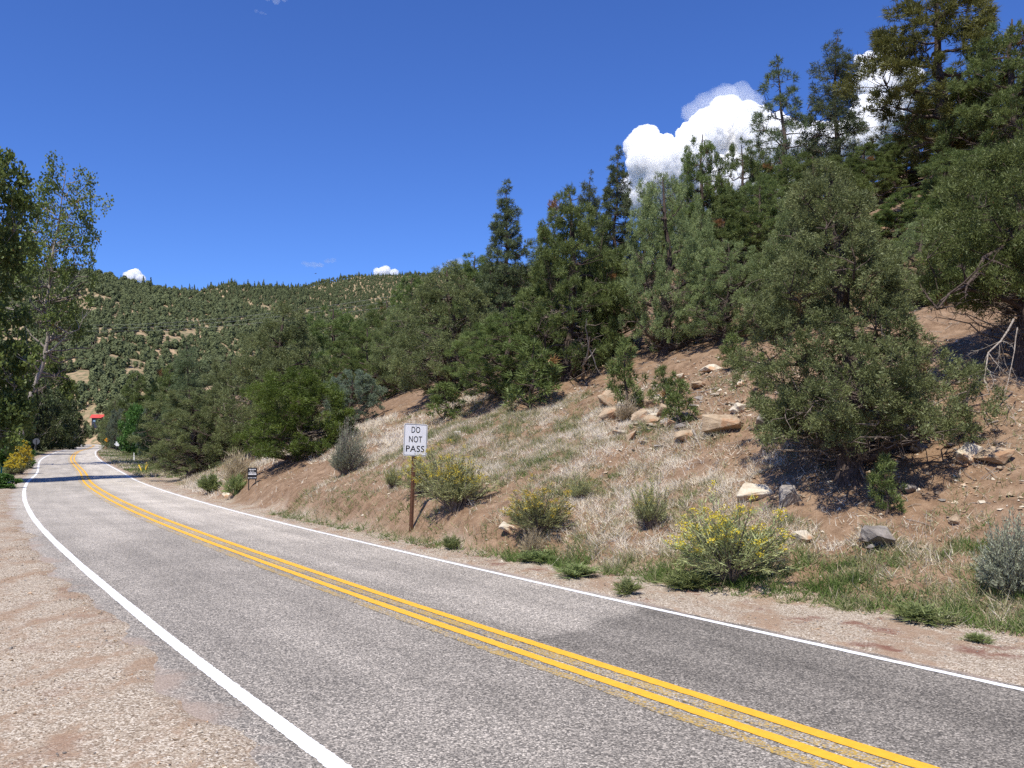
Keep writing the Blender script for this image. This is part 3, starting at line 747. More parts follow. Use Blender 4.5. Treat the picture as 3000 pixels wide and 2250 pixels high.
TREES = [
    ('green_shrub', -50.69, 118.00, 6.52, 3.47, 1.49, 'bright green leafy shrub beside the white roadside board', 'trees along the right side of the road'),
    ('blue_juniper', -76.62, 170.00, 8.31, 5.33, 3.42, 'blue-green juniper behind the white roadside board', 'trees along the right side of the road'),
    ('juniper_b', -93.19, 205.00, 8.76, 6.75, 2.32, 'small grey-green juniper on the bank where the road bends out of sight', 'trees along the right side of the road'),
    ('juniper_a', -106.65, 235.00, 13.79, 7.74, 3.79, 'round juniper above the amber curve sign', 'trees along the right side of the road'),
    ('blue_juniper', -40.06, 98.00, 6.85, 4.80, 3.93, 'pale blue-green juniper between the bright shrub and the spreading juniper', 'trees along the right side of the road'),
    ('juniper_b', -19.18, 53.00, 5.54, 6.53, 0.41, 'spreading olive juniper with several dark stems at the verge, left of the black notice board', 'trees along the right side of the road'),
    ('fir_b', -27.93, 75.00, 11.40, 4.12, 0.08, 'tall green conifer rising behind the spreading verge juniper', 'trees along the right side of the road'),
    ('pinyon_a', -35.91, 90.00, 10.81, 5.51, 5.26, 'mid-green pinyon left of the tall conifer behind the verge', 'trees along the right side of the road'),
    ('pinyon_c', -54.93, 130.00, 12.50, 6.12, 1.63, 'distant dark pinyon above the pale blue-green juniper', 'trees along the right side of the road'),
    ('juniper_a', -12.78, 47.00, 8.16, 6.86, 1.47, 'large yellow-green juniper with a rounded top left of the road sign', 'trees along the right side of the road'),
    ('juniper_b', -17.32, 54.00, 6.67, 4.32, 6.25, 'mid-size juniper filling the gap behind the black notice board', 'trees along the right side of the road'),
    ('dark_juniper', -8.53, 34.50, 3.72, 4.33, 2.95, 'dense dark green juniper right beside the black notice board', 'trees along the right side of the road'),
    ('blue_juniper', -7.51, 40.00, 2.62, 2.98, 5.25, 'silvery blue juniper tucked behind the dark green juniper', 'trees along the right side of the road'),
    ('pinyon_b', -12.49, 62.00, 7.68, 5.84, 2.99, 'dark pinyon behind the silvery blue juniper', 'trees along the right side of the road'),
    ('pinyon_a', -9.94, 66.00, 7.53, 4.66, 4.01, 'dark pinyon standing under the power lines, nearest the far ridge', 'trees along the right side of the road'),
    ('pinyon_c', -5.75, 54.00, 7.17, 3.81, 0.95, 'narrow dark pinyon at the left end of the slope thicket', 'trees on the right-hand slope'),
    ('pinyon_b', -8.12, 50.00, 4.80, 4.47, 3.99, 'bushy pinyon beneath the power lines at the edge of the clearing', 'trees on the right-hand slope'),
    ('juniper_b', -5.70, 47.00, 4.94, 4.20, 5.45, 'grey juniper full of bare twigs at the edge of the clearing', 'trees on the right-hand slope'),
    ('juniper_a', -2.45, 38.00, 6.00, 5.72, 3.29, 'pale grey-green juniper leading the thicket behind the road sign', 'trees on the right-hand slope'),
    ('fir_a', -0.94, 50.00, 10.13, 4.02, 4.66, 'pointed fir rising alone against the blue sky at the left of the slope', 'trees on the right-hand slope'),
    ('pinyon_c', 0.77, 33.00, 3.52, 3.57, 4.22, 'leaning pinyon with a bare lower trunk below the pointed fir', 'trees on the right-hand slope'),
    ('pinyon_b', -0.23, 30.00, 3.22, 3.53, 0.40, 'broad pinyon skirted to the ground above the bare dirt path', 'trees on the right-hand slope'),
    ('pinyon_a', 1.79, 29.50, 7.11, 3.59, 4.76, 'big round-topped pinyon with black trunk at the middle of the slope', 'trees on the right-hand slope'),
    ('fir_a', 5.67, 50.00, 9.30, 3.33, 3.71, 'fir with a reddish dead tip just left of the large cloud', 'trees on the right-hand slope'),
    ('fir_b', 4.82, 54.00, 9.19, 2.54, 1.89, 'small fir half hidden behind the round-topped pinyon', 'trees on the right-hand slope'),
    ('pinyon_c', 3.34, 31.00, 4.23, 2.77, 0.19, 'pinyon squeezed between the round-topped pinyon and the twiggy one', 'trees on the right-hand slope'),
    ('juniper_b', 5.11, 28.50, 6.25, 3.13, 5.44, 'tall twiggy juniper with a mass of bare grey branches at its foot', 'trees on the right-hand slope'),
    ('pinyon_a', 9.45, 43.00, 7.76, 3.04, 2.97, 'pinyon with a knobbly top outlined against the large white cloud', 'trees on the right-hand slope'),
    ('pinyon_b', 11.34, 42.00, 6.51, 3.13, 4.51, 'rounded pinyon under the right half of the large white cloud', 'trees on the right-hand slope'),
    ('pinyon_c', 8.00, 33.00, 4.81, 3.42, 5.52, 'olive pinyon in front of the cloud-topped pair', 'trees on the right-hand slope'),
    ('juniper_b', 6.65, 27.00, 3.33, 2.92, 4.48, 'grey-green juniper right of the twiggy juniper, low on the slope', 'trees on the right-hand slope'),
    ('slim_pine', 18.07, 56.00, 11.88, 4.17, 5.78, 'open slender pine with gaps showing white cloud through it', 'trees on the right-hand slope'),
    ('fir_b', 21.25, 56.00, 11.88, 4.06, 2.48, 'dense tall conifer standing just right of the slender open pine', 'trees on the right-hand slope'),
    ('pinyon_a', 12.83, 41.00, 5.35, 4.24, 5.03, 'dark green pinyon at the foot of the slender open pine', 'trees on the right-hand slope'),
    ('pinyon_b', 13.68, 38.00, 4.49, 4.11, 2.79, 'bushy pinyon below the dense tall conifer', 'trees on the right-hand slope'),
    ('pinyon_c', 19.08, 46.00, 4.14, 3.68, 5.88, 'pinyon filling the gap between the tall conifer and the big ponderosa', 'trees on the right-hand slope'),
    ('juniper_a', 8.12, 25.00, 3.97, 3.18, 5.52, 'yellowish juniper behind the left shoulder of the large near juniper', 'trees on the right-hand slope'),
    ('pinyon_b', 9.71, 34.00, 4.56, 3.20, 0.61, 'green pinyon above the yellowish juniper', 'trees on the right-hand slope'),
    ('near_juniper', 6.08, 15.70, 5.90, 3.94, 0.85, 'large full juniper standing over shaded rocks near the road', 'trees on the right-hand slope'),
    ('ponderosa', 17.82, 36.00, 11.00, 6.07, 1.36, 'huge ponderosa pine with dark trunk towering at the right of the picture', 'trees on the right-hand slope'),
    ('near_pinyon', 10.41, 17.50, 5.01, 4.25, 6.06, 'pinyon with black bent limbs and bleached dead branches at the picture edge', 'trees on the right-hand slope'),
    ('pinyon_a', 19.24, 33.00, 7.45, 4.66, 2.74, 'tall pinyon reaching the top corner behind the huge ponderosa', 'trees on the right-hand slope'),
    ('pinyon_c', 13.38, 30.00, 2.33, 2.82, 3.94, 'pinyon in the shade at the foot of the huge ponderosa', 'trees on the right-hand slope'),
    ('pinyon_b', 15.01, 28.00, 3.61, 3.43, 1.89, 'bushy pinyon right of the ponderosa trunk', 'trees on the right-hand slope'),
    ('juniper_b', 11.27, 24.00, 2.53, 2.37, 3.19, 'juniper whose top shows between the large near juniper and the ponderosa trunk', 'trees on the right-hand slope'),
    ('fir_b', 2.43, 62.00, 7.79, 3.40, 2.42, 'fir glimpsed between the pointed fir and the round-topped pinyon', 'trees on the right-hand slope'),
    ('pinyon_b', -2.30, 56.00, 7.01, 4.74, 2.20, 'pinyon behind the pale grey-green juniper, left of the pointed fir', 'trees on the right-hand slope'),
    ('pinyon_a', 7.73, 52.00, 4.51, 3.67, 3.67, 'pinyon seen behind the twiggy juniper, just below the cloud', 'trees on the right-hand slope'),
    ('pinyon_b', 0.00, 58.00, 5.32, 6.00, 3.67, 'dark pinyon low behind the pointed fir', 'trees on the right-hand slope'),
    ('pinyon_a', 11.35, 58.00, 5.32, 4.09, 5.68, 'farther pinyon on the skyline left of the knobbly-topped one', 'trees on the right-hand slope'),
    ('pinyon_b', 23.75, 44.00, 5.67, 6.21, 4.28, 'dense pinyon high on the slope right of the ponderosa', 'trees on the right-hand slope'),
    ('juniper_a', 13.89, 25.00, 2.35, 3.06, 5.83, 'shaded juniper behind the edge pinyon', 'trees on the right-hand slope'),
    ('pinyon_c', 22.53, 48.00, 4.53, 5.20, 5.38, 'pinyon seen through the ponderosa branches', 'trees on the right-hand slope'),
    ('sapling', 3.03, 23.30, 2.03, 0.91, 6.22, 'tall thin pine sapling left of the rock pile', 'trees on the right-hand slope'),
    ('sapling', 4.00, 23.00, 1.06, 0.68, 4.22, 'slight pale sapling directly above the rock pile', 'trees on the right-hand slope'),
    ('sapling', 4.03, 20.80, 1.15, 0.69, 1.02, 'bright young pine growing at the right end of the rock pile', 'trees on the right-hand slope'),
    ('sapling', -2.46, 31.50, 1.37, 1.42, 5.40, 'stocky little pine at the top of the bare dirt path', 'trees on the right-hand slope'),
    ('sapling', 6.10, 14.30, 0.99, 0.50, 6.06, 'green seedling in the shade under the large near juniper', 'trees on the right-hand slope'),
    ('sapling', 5.98, 23.50, 1.07, 0.74, 5.68, 'small shrubby pine on the stony ground left of the large near juniper', 'trees on the right-hand slope'),
    ('sapling', 0.65, 27.50, 2.14, 1.62, 3.57, 'low pine bough-heavy with green under the broad skirted pinyon', 'trees on the right-hand slope'),
    ('sapling', 5.93, 20.50, 0.90, 0.56, 4.48, 'ragged little pine beside the large near juniper, above the stones', 'trees on the right-hand slope'),
    ('cottonwood_a', -31.49, 50.00, 20.99, 6.86, 1.33, 'tall leafy cottonwood cut by the left edge of the picture', 'trees on the left side of the road'),
    ('thicket_tree', -85.38, 150.00, 16.98, 9.41, 5.22, 'dark thicket behind the pale cottonwood trunk', 'trees on the left side of the road'),
    ('thicket_tree', -70.89, 120.00, 16.00, 9.41, 3.60, 'shaded thicket at the left edge beyond the grassy field', 'trees on the left side of the road'),
    ('willow_tree', -103.51, 192.00, 23.27, 9.04, 1.79, 'yellow-green willowy tree rising above the dark thicket', 'trees on the left side of the road'),
    ('thicket_tree', -95.54, 178.00, 12.44, 9.07, 0.40, 'dark tree behind the octagonal sign', 'trees on the left side of the road'),
    ('thicket_tree', -119.99, 232.00, 13.63, 10.01, 5.36, 'dark roadside tree where the far road narrows', 'trees on the left side of the road'),
    ('willow_tree', -135.98, 268.00, 11.54, 6.31, 6.22, 'light green tree where the far road vanishes', 'trees on the left side of the road'),
    ('green_shrub', -25.89, 44.00, 0.71, 1.90, 0.56, 'shaded low shrub beside the fallen grey branch', 'trees on the left side of the road'),
    ('juniper_b', -172.02, 372.00, -1.48, 10.50, 5.03, 'round juniper on the hill just above the red-roofed cabin', 'trees along the right side of the road'),
    ('pinyon_a', -184.04, 380.00, -5.78, 10.73, 2.58, 'dark pinyon uphill left of the red-roofed cabin', 'trees along the right side of the road'),
    ('green_shrub', -42.15, 74.00, 2.44, 2.76, 0.95, 'leafy green shrub at the foot of the pale cottonwood trunk', 'trees on the left side of the road'),
    ('cottonwood_b', -46.07, 80.00, 29.32, 9.10, 0.00, 'cottonwood with pale bare trunk and crown blown to one side', 'trees on the left side of the road'),
]

for _k, _x, _y, _h, _w, _rz, _lab, _grp in TREES:
    plant(_k, _x, _y, _h, _w, _rz, _lab, _grp)

# ------------------------------------------------------------------ the wooded hills
def hill_tree_mesh(seed, pine):
    r = rng_(seed); H, W = (8.5, 3.8) if pine else (4.6, 4.4)
    ex, ey = ENV['fir' if pine else 'round']
    n = 300
    h = r.uniform(.08, 1, n * 3); h = h[r.uniform(0, 1, n * 3) < np.interp(h, ex, ey) ** 1.2 + .05][:n]; n = len(h)
    az = r.uniform(0, 2 * np.pi, n)
    rad = np.interp(h, ex, ey) * W * .5 * r.uniform(.35, 1, n) * (1 + .5 * fbm(np.cos(az) * 2 + seed, np.sin(az) * 2 + h * 4, seed, 2))
    P = np.stack([np.cos(az) * rad, np.sin(az) * rad, h * H], 1)
    out = unit(np.stack([np.cos(az), np.sin(az), (h - .35) * 2.0], 1) + r.normal(0, .28, (n, 3)))
    A = unit(np.cross(out, r.normal(size=(n, 3)))); B = np.cross(out, A)
    sa, sb = r.uniform(.25, .5, (n, 1)), r.uniform(.25, .5, (n, 1))
    v = np.stack([P - A * sa, P - B * sb, P + A * sa, P + B * sb], 1).reshape(-1, 3); f = np.arange(4 * n).reshape(-1, 4)
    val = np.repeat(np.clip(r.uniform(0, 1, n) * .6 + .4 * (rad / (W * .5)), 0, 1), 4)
    tv, tf = tubes(np.array([[(0, 0, -.6), (0, 0, H * .5), (0, 0, H * .9)]]), np.array([[.16, .11, .03]]), 4)
    V, Fs = join([(v, f), (tv, tf)])
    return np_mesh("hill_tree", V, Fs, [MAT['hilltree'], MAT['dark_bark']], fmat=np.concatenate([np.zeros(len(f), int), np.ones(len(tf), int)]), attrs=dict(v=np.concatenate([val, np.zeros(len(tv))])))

def build_hill_forest():
    r = rng_(7)
    pts = []
    for lo, hi, n, b0, b1 in ((320, 900, 30000, -.72, .02), (850, 1650, 34000, -.62, .06), (1500, 2350, 38000, -.44, .12)):
        rr = np.sqrt(r.uniform(lo ** 2, hi ** 2, n)); b = r.uniform(b0, b1, n); c = 1 / np.sqrt(1 + b * b)
        pts.append(np.stack([rr * b * c, rr * c], 1))
    p = np.concatenate(pts); x, y = p.T
    hh = hills(x, y); rr = np.hypot(x, y)
    s, d, zr = road_sd(x, y)
    bare = .55 * fbm(x * .03, y * .03, 55, 4) + .75 * fbm(x * .10, y * .10, 56, 3)
    lim = np.where(rr < 640, .15, .42) + .35 * sstep(350, 330, rr)
    ok = (hh > .5) & (bare < lim) & (np.abs(d) > 9)
    x, y, rr, hh = x[ok], y[ok], rr[ok], hh[ok]
    z = ground(x, y)
    # keep what the valley could see: drop the backs of the hills
    el = (z - CAM_H) / rr
    n = len(x)
    pine = r.uniform(0, 1, n) < np.where(rr > 1100, .38, np.where(el > .18, .30, .05))
    kind = np.where(pine, r.integers(3, 5, n), r.integers(0, 3, n))
    sc = np.clip(r.lognormal(-.55, .36, n), .28, 1.3) * np.where(rr > 1100, 1.25, 1.0); rz = r.uniform(0, 6.28, n)
    meshes = [hill_tree_mesh(200 + k, k > 2) for k in range(5)]
    b = x / y
    inview = (b > -.6) & (b < -.20) & (el < .16)
    order = np.argsort(np.where(inview, rr / sc, 1e9))
    first = order[:300]; rest = np.setdiff1d(np.arange(n), first)
    objs = {}
    for i in first:
        k = int(kind[i])
        lab = ("large " if sc[i] > 1.0 else "small ") + ("pointed evergreen" if k > 2 else "round evergreen") + (" low on" if rr[i] < 430 else " halfway up") + " the far hillside beyond the road's end"
        o = thing("hillside_tree", lab, "tree",
                  (x[i], y[i], z[i] - .1), rz[i], "evergreens dotted over the far hillside", (sc[i],) * 3, meshes[k])
        objs.setdefault(k, o)
    # the rest reads as one mass
    me = bpy.data.meshes.new("far_forest"); me.vertices.add(len(rest))
    me.vertices.foreach_set("co", np.stack([x[rest], y[rest], z[rest] - .1], 1).astype(np.float32).ravel())
    for nm, val in (("sc", sc), ("rz", rz)):
        a = me.attributes.new(nm, 'FLOAT', 'POINT'); a.data.foreach_set("value", val[rest].astype(np.float32))
    a = me.attributes.new("kd", 'INT', 'POINT')
    keys = sorted(objs); remap = {k: i for i, k in enumerate(keys)}
    a.data.foreach_set("value", np.array([remap.get(int(k), 0) for k in kind[rest]], np.int32))
    fo = link("far_forest", me, kind="stuff", label="dense evergreen forest covering the far hills up to the skyline", category="forest")
    ng = bpy.data.node_groups.new("far_forest", 'GeometryNodeTree')
    ng.interface.new_socket("Geometry", in_out='INPUT', socket_type='NodeSocketGeometry')
    ng.interface.new_socket("Geometry", in_out='OUTPUT', socket_type='NodeSocketGeometry')
    N, Lk = ng.nodes, ng.links
    gi, go = N.new("NodeGroupInput"), N.new("NodeGroupOutput")
    jn = N.new("GeometryNodeJoinGeometry")
    for k in reversed(keys):
        oi = N.new("GeometryNodeObjectInfo"); oi.inputs[0].default_value = objs[k]; oi.inputs[1].default_value = True
        oi.transform_space = 'ORIGINAL'; Lk.new(oi.outputs["Geometry"], jn.inputs[0])
    ip = N.new("GeometryNodeInstanceOnPoints"); ip.inputs["Pick Instance"].default_value = True
    def at(nm, ty):
        q = N.new("GeometryNodeInputNamedAttribute"); q.data_type = ty; q.inputs[0].default_value = nm; return q.outputs[0]
    cx = N.new("ShaderNodeCombineXYZ"); Lk.new(at("rz", 'FLOAT'), cx.inputs[2])
    Lk.new(gi.outputs[0], ip.inputs["Points"]); Lk.new(jn.outputs[0], ip.inputs["Instance"])
    Lk.new(at("kd", 'INT'), ip.inputs["Instance Index"]); Lk.new(cx.outputs[0], ip.inputs["Rotation"]); Lk.new(at("sc", 'FLOAT'), ip.inputs["Scale"])
    Lk.new(ip.outputs[0], go.inputs[0])
    md = fo.modifiers.new("trees", 'NODES'); md.node_group = ng
build_hill_forest()

# ------------------------------------------------------------------ grass, weeds, pebbles
def grass_patch(r, n, s0, s1, t0, t1, side=1):
    m = n // 9                                      # blades stand in tufts
    s = np.repeat(r.uniform(s0, s1, m), 9); t = np.repeat(r.uniform(t0, t1, m), 9); n = m * 9
    s = s + r.normal(0, .045, n); t = t + r.normal(0, .045, n)
    d = EDGE_R + verge(s) + t if side > 0 else EDGE_L - t
    p = road_pts(s, d, 0.0)
    return s, t, p[:, 0], p[:, 1]

def grass_top(s):       # how far up the bank the grass reaches
    return np.interp(s, [-10, -5, -1, 3, 6, 11, 17, 26, 36, 60], [1.8, 2.2, 3.0, 3.9, 5.0, 7.0, 8.2, 7.8, 5.8, 4.8])

def build_grass():
    r = rng_(77)
    P, H, Wd, V = [], [], [], []
    TX = np.array([(q[1], q[2], q[4] * .42) for q in TREES if q[3] > 1.8])
    def add(x, y, h, w, v):
        # needle litter keeps the ground bare under the trees
        k = np.ones(len(x), bool)
        for tx, ty, tr in TX: k &= (np.hypot(x - tx, y - ty) > tr * (1 + .35 * fbm(x * 1.5, y * 1.5, 311, 2))) | (r.uniform(0, 1, len(x)) < .06)
        x, y, h, w, v = x[k], y[k], h[k], w[k], v[k]
        P.append(np.stack([x, y, ground(x, y) - .01], 1)); H.append(h); Wd.append(w); V.append(v)
    # bank, near
    s, t, x, y = grass_patch(r, 650000, -11, 19, -.5, 9.0)
    n1 = fbm(x * .55, y * .55, 301, 4); n2 = fbm(x * 2.2, y * 2.2, 302, 3); n3 = fbm(x * 5.5, y * 5.5, 306, 2)
    top = grass_top(s) + n1 * 2.2
    dens = sstep(top + .5, top - .9, t) * sstep(-.45, .12, t + n2 * .55)
    cut = np.interp(s, [4, 7, 17, 24], [0, .95, .98, .95]) * sstep(np.interp(s, [6, 10, 18], [1.3, 1.9, 2.4]) + .5, np.interp(s, [6, 10, 18], [1.3, 1.9, 2.4]) - .2, t + n2 * 1.2)
    dens = dens * (1 - cut) * np.clip(.95 + n2 * .8 + n3 * .8, .25, 1)
    dens = np.maximum(dens, .13 * sstep(9, 7.5, t))
    ok = np.repeat(r.uniform(0, 1, len(s) // 9), 9) < dens
    s, t, x, y, n1, n2 = [a[ok] for a in (s, t, x, y, n1, n2)]; n = len(s)
    n4 = fbm(x * .9, y * .9, 303, 3) + .8 * fbm(x * 4, y * 4, 309, 2)
    green = sstep(1.2, -.1, t + n1 * .8) * .55 + n4 * .75 + sstep(2, -4, s) * .12
    v = np.clip(.37 + green * .95 + r.normal(0, .22, n), 0, 1)
    h = np.clip(.125 + n2 * .10 + r.normal(0, .05, n), .05, .36) * (1 + .35 * sstep(1.5, 0, t))
    add(x, y, h, r.uniform(.009, .019, n), v)
    # bank, farther
    s, t, x, y = grass_patch(r, 180000, 19, 60, -.3, 8)
    n1 = fbm(x * .5, y * .5, 301, 4); n2 = fbm(x * 1.7, y * 1.7, 302, 3)
    top = grass_top(s) + n1 * 2.2
    dens = sstep(top + .6, top - 1, t) * sstep(-.3, .3, t + n2 * .4)
    cut = np.interp(s, [19, 27, 34], [.97, .95, .2]) * sstep(3.0, 2.2, t + n2 * 1.2)
    ok = r.uniform(0, 1, len(s)) < dens * (1 - cut) * np.clip(.6 + n2, .1, 1)
    s, t, x, y, n1, n2 = [a[ok] for a in (s, t, x, y, n1, n2)]; n = len(s)
    v = np.clip(.12 + sstep(30, 50, s) * .4 + fbm(x * .7, y * .7, 303, 3) * .6 + r.normal(0, .18, n), 0, 1)
    add(x, y, np.clip(.20 + n2 * .12 + r.normal(0, .06, n), .06, .4), r.uniform(.015, .03, n), v)
    # verge beyond the junipers and the field on the other side
    s, t, x, y = grass_patch(r, 60000, 45, 190, -6.2, 6)
    kk = t > .25 - verge(s); s, t, x, y = s[kk], t[kk], x[kk], y[kk]
    n1 = fbm(x * .35, y * .35, 304, 3); n = len(s)
    okk = (s - 45) / 20 + n1 > .2
    x, y, n1, n, s = x[okk], y[okk], n1[okk], okk.sum(), s[okk]
    add(x, y, r.uniform(.12, .38, n), r.uniform(.04, .09, n), np.clip(.62 + n1 * .9 + r.normal(0, .15, n), 0, 1))
    s, t, x, y = grass_patch(r, 90000, 36, 150, .5, 28, -1)
    n1 = fbm(x * .3, y * .3, 305, 3); okk = (s - 38) * .25 + n1 * 3 - .0 * t > .5; x, y, n1, s, t = x[okk], y[okk], n1[okk], s[okk], t[okk]; n = len(x)
    add(x, y, r.uniform(.25, .75, n) * sstep(.2, 3, t) + .12, r.uniform(.05, .11, n), np.clip(.76 + n1 * .6 + r.normal(0, .12, n), 0, 1))
    P = np.concatenate(P); H = np.concatenate(H); Wd = np.concatenate(Wd); V = np.concatenate(V); n = len(P)
    D = unit(np.stack([r.normal(0, .7, n), r.normal(0, .7, n), np.abs(r.normal(.62, .35, n)) + .08], 1))
    v, f = blades(P, D, H, Wd, r)
    link("grass", np_mesh("grass", v, [f], MAT['grass'], attrs=dict(v=np.repeat(V, 3))), kind="stuff",
         label="dry straw-coloured grass mixed with green blades on the bank and verges", category="grass")

def pebble_mesh(name, x, y, size, mats, r, sink=.3):
    n = len(x); z = ground(x, y)
    base = np.array([(1, 0, 0), (-1, 0, 0), (0, 1, 0), (0, -1, 0), (0, 0, 1), (0, 0, -1)], float)
    fc = np.array([(0, 2, 4), (2, 1, 4), (1, 3, 4), (3, 0, 4), (2, 0, 5), (1, 2, 5), (3, 1, 5), (0, 3, 5)])
    sc = size[:, None] * r.uniform(.5, 1.2, (n, 3)) * np.array([1, 1, .62])
    a = r.uniform(0, 6.28, n); ca, sa = np.cos(a), np.sin(a)
    V = base[None] * sc[:, None] + r.normal(0, .22, (n, 6, 3)) * size[:, None, None]
    X = V[..., 0] * ca[:, None] - V[..., 1] * sa[:, None]; Y = V[..., 0] * sa[:, None] + V[..., 1] * ca[:, None]
    V = np.stack([X + x[:, None], Y + y[:, None], V[..., 2] + (z + size * sink)[:, None]], -1).reshape(-1, 3)
    F = (np.arange(n)[:, None, None] * 6 + fc[None]).reshape(-1, 3)
    return np_mesh(name, V, [F], mats, fmat=np.repeat(r.integers(0, len(mats), n), 8))

def build_gravel():
    r = rng_(78)
    s = r.uniform(-7, 18, 24000); e = np.abs(r.normal(0, 2.8, 24000)) - .5
    p = road_pts(s, EDGE_L - e, 0); x, y = p[:, 0], p[:, 1]
    k = fbm(x * .9, y * .9, 401, 3) + r.normal(0, .2, len(x)) > -.08
    x, y = x[k], y[k]
    s2 = r.uniform(-9, 18, 12000); e2 = r.uniform(.05, 1, 12000) * (verge(s2) + .3)
    p2 = road_pts(s2, EDGE_R + e2, 0)
    k2 = fbm(p2[:, 0] * 1.2, p2[:, 1] * 1.2, 402, 3) + r.normal(0, .2, len(s2)) > -.05
    x = np.concatenate([x, p2[k2, 0]]); y = np.concatenate([y, p2[k2, 1]])
    size = np.clip(r.lognormal(-4.75, .45, len(x)), .004, .03)
    link("gravel", pebble_mesh("gravel", x, y, size, [MAT['tan_sandstone'], MAT['pale_sandstone'], MAT['grey_stone'], MAT['tan_sandstone']], r), kind="stuff",
         label="loose pale gravel scattered over both road shoulders", category="gravel")
    # chips of stone too small to tell apart on the bare slope
    s = r.uniform(-10, 24, 28000); t = r.uniform(.2, 10, 28000)
    k = r.uniform(0, 1, 28000) < (.12 + .75 * sstep(grass_top(s) - 1.2, grass_top(s) + .6, t)) * (.45 + .9 * (fbm(s * .3, t * .3, 403, 3) > -.1))
    s, t = s[k], t[k]; p = road_pts(s, EDGE_R + verge(s) + t, 0)
    size = np.clip(r.lognormal(-3.85, .55, len(s)), .008, .065)
    link("stone_chips", pebble_mesh("stone_chips", p[:, 0], p[:, 1], size, [MAT['tan_sandstone'], MAT['tan_sandstone'], MAT['pale_sandstone']], r, .2), kind="stuff",
         label="small tan stone chips strewn over the bare brown slope", category="stones")
    # fallen twigs and needles litter
    n = 2600; s = r.uniform(-8, 30, n); t = grass_top(s) - 1 + r.uniform(0, 9, n)
    p = road_pts(s, EDGE_R + verge(s) + t, 0); x, y = p[:, 0], p[:, 1]; z = ground(x, y) + .012
    a = r.uniform(0, 6.28, n); L = r.uniform(.08, .5, n)
    x2 = x + np.cos(a) * L; y2 = y + np.sin(a) * L; z2 = ground(x2, y2) + .015
    mid = np.stack([(x + x2) / 2 + r.normal(0, .03, n), (y + y2) / 2 + r.normal(0, .03, n), (z + z2) / 2 + r.uniform(0, .04, n)], 1)
    PP = np.stack([np.stack([x, y, z], 1), mid, np.stack([x2, y2, z2], 1)], 1)
    tv, tf = tubes(PP, np.stack([r.uniform(.003, .009, n)] * 3, 1) * np.array([1, .8, .5]), 3)
    link("twig_litter", np_mesh("twig_litter", tv, [tf], MAT['dead_wood']), kind="stuff", label="dry twigs littering the bare slope under the trees", category="twigs")
build_grass()
build_gravel()

# ------------------------------------------------------------------ shrubs
def shrub_meshes(key, seed, stems, foliage_n, blossom_n, fol, spread=1.0, bl=.05, bw=.008, tone=(0, 1), stem_mat='dead_twig', blossom_size=.02, low=.05, curl=.25):
    """unit-size shrub: height 1, width 1"""
    r = rng_(seed)
    az = r.uniform(0, 6.28, stems); k = r.uniform(0, 1, stems) ** .6
    tip = np.stack([np.cos(az) * k * .5 * spread, np.sin(az) * k * .5 * spread, np.sqrt(np.maximum(1 - (k * .93) ** 2, .02)) * r.uniform(.62, 1.05, stems)], 1)
    lob = 1 + .75 * fbm(np.cos(az) * 1.6 + seed, np.sin(az) * 1.6 + k * 1.5, seed, 3)[:, None]
    tip = tip * np.clip(lob, .5, 1.35) * r.uniform(.8, 1.1, stems)[:, None]
    tip[:, 2] = np.maximum(tip[:, 2], low)
    u = np.linspace(0, 1, 5)[None, :, None]
    root = np.stack([np.cos(az), np.sin(az), 0 * az], 1) * (.05 * k)[:, None]
    c = root * .4 + tip * .6 ; c[:, 2] = tip[:, 2] * (.5 - curl) + .12
    S = (1 - u) ** 2 * root[:, None] + 2 * u * (1 - u) * c[:, None] + u ** 2 * tip[:, None]
    S[:, 0, 2] = -.06
    S[:, 1:] += r.normal(0, .012, S[:, 1:].shape)
    sv, sf = tubes(S, np.linspace(.008, .0025, 5)[None] * r.uniform(.6, 1.2, stems)[:, None], 3)
    stem = np_mesh(key + "_stem", sv, [sf], MAT[stem_mat])
    i = r.integers(0, stems, foliage_n); w = r.uniform(.22, 1, foliage_n) ** .7 * 3.999; a = w.astype(int); fr = (w - a)[:, None]
    P = S[i, a] * (1 - fr) + S[i, a + 1] * fr + r.normal(0, .018, (foliage_n, 3))
    T = unit(S[i, a + 1] - S[i, a])
    D = unit(T + r.normal(0, .38, (foliage_n, 3)))
    v, f = blades(P, D, bl * r.uniform(.5, 1.4, foliage_n), bw * r.uniform(.7, 1.4, foliage_n), r)
    tn = r.uniform(0, 1, stems)
    val = np.clip(tone[0] + (tone[1] - tone[0]) * (.6 * tn[i] + .4 * r.uniform(0, 1, foliage_n)), 0, .95)
    folm = np_mesh(key + "_foliage", v, [f], MAT[fol], attrs=dict(v=np.repeat(val, 3)))
    bm_ = None
    if blossom_n:
        cand = np.where((tip[:, 2] > .42) & (r.uniform(0, 1, stems) < .8))[0]
        i = r.choice(cand, blossom_n); P = tip[i] + r.normal(0, .022, (blossom_n, 3)); P[:, 2] += .012
        v, f = leaves(P, unit(r.normal(0, 1, (blossom_n, 3)) + np.array([0, 0, .8])), blossom_size * r.uniform(.5, 1.3, blossom_n), blossom_size * .8 * r.uniform(.6, 1.2, blossom_n), r)
        bm_ = np_mesh(key + "_blossom", v, [f], MAT['blossom'], attrs=dict(v=np.repeat(r.uniform(0, .95, blossom_n), 4)))
    return stem, folm, bm_

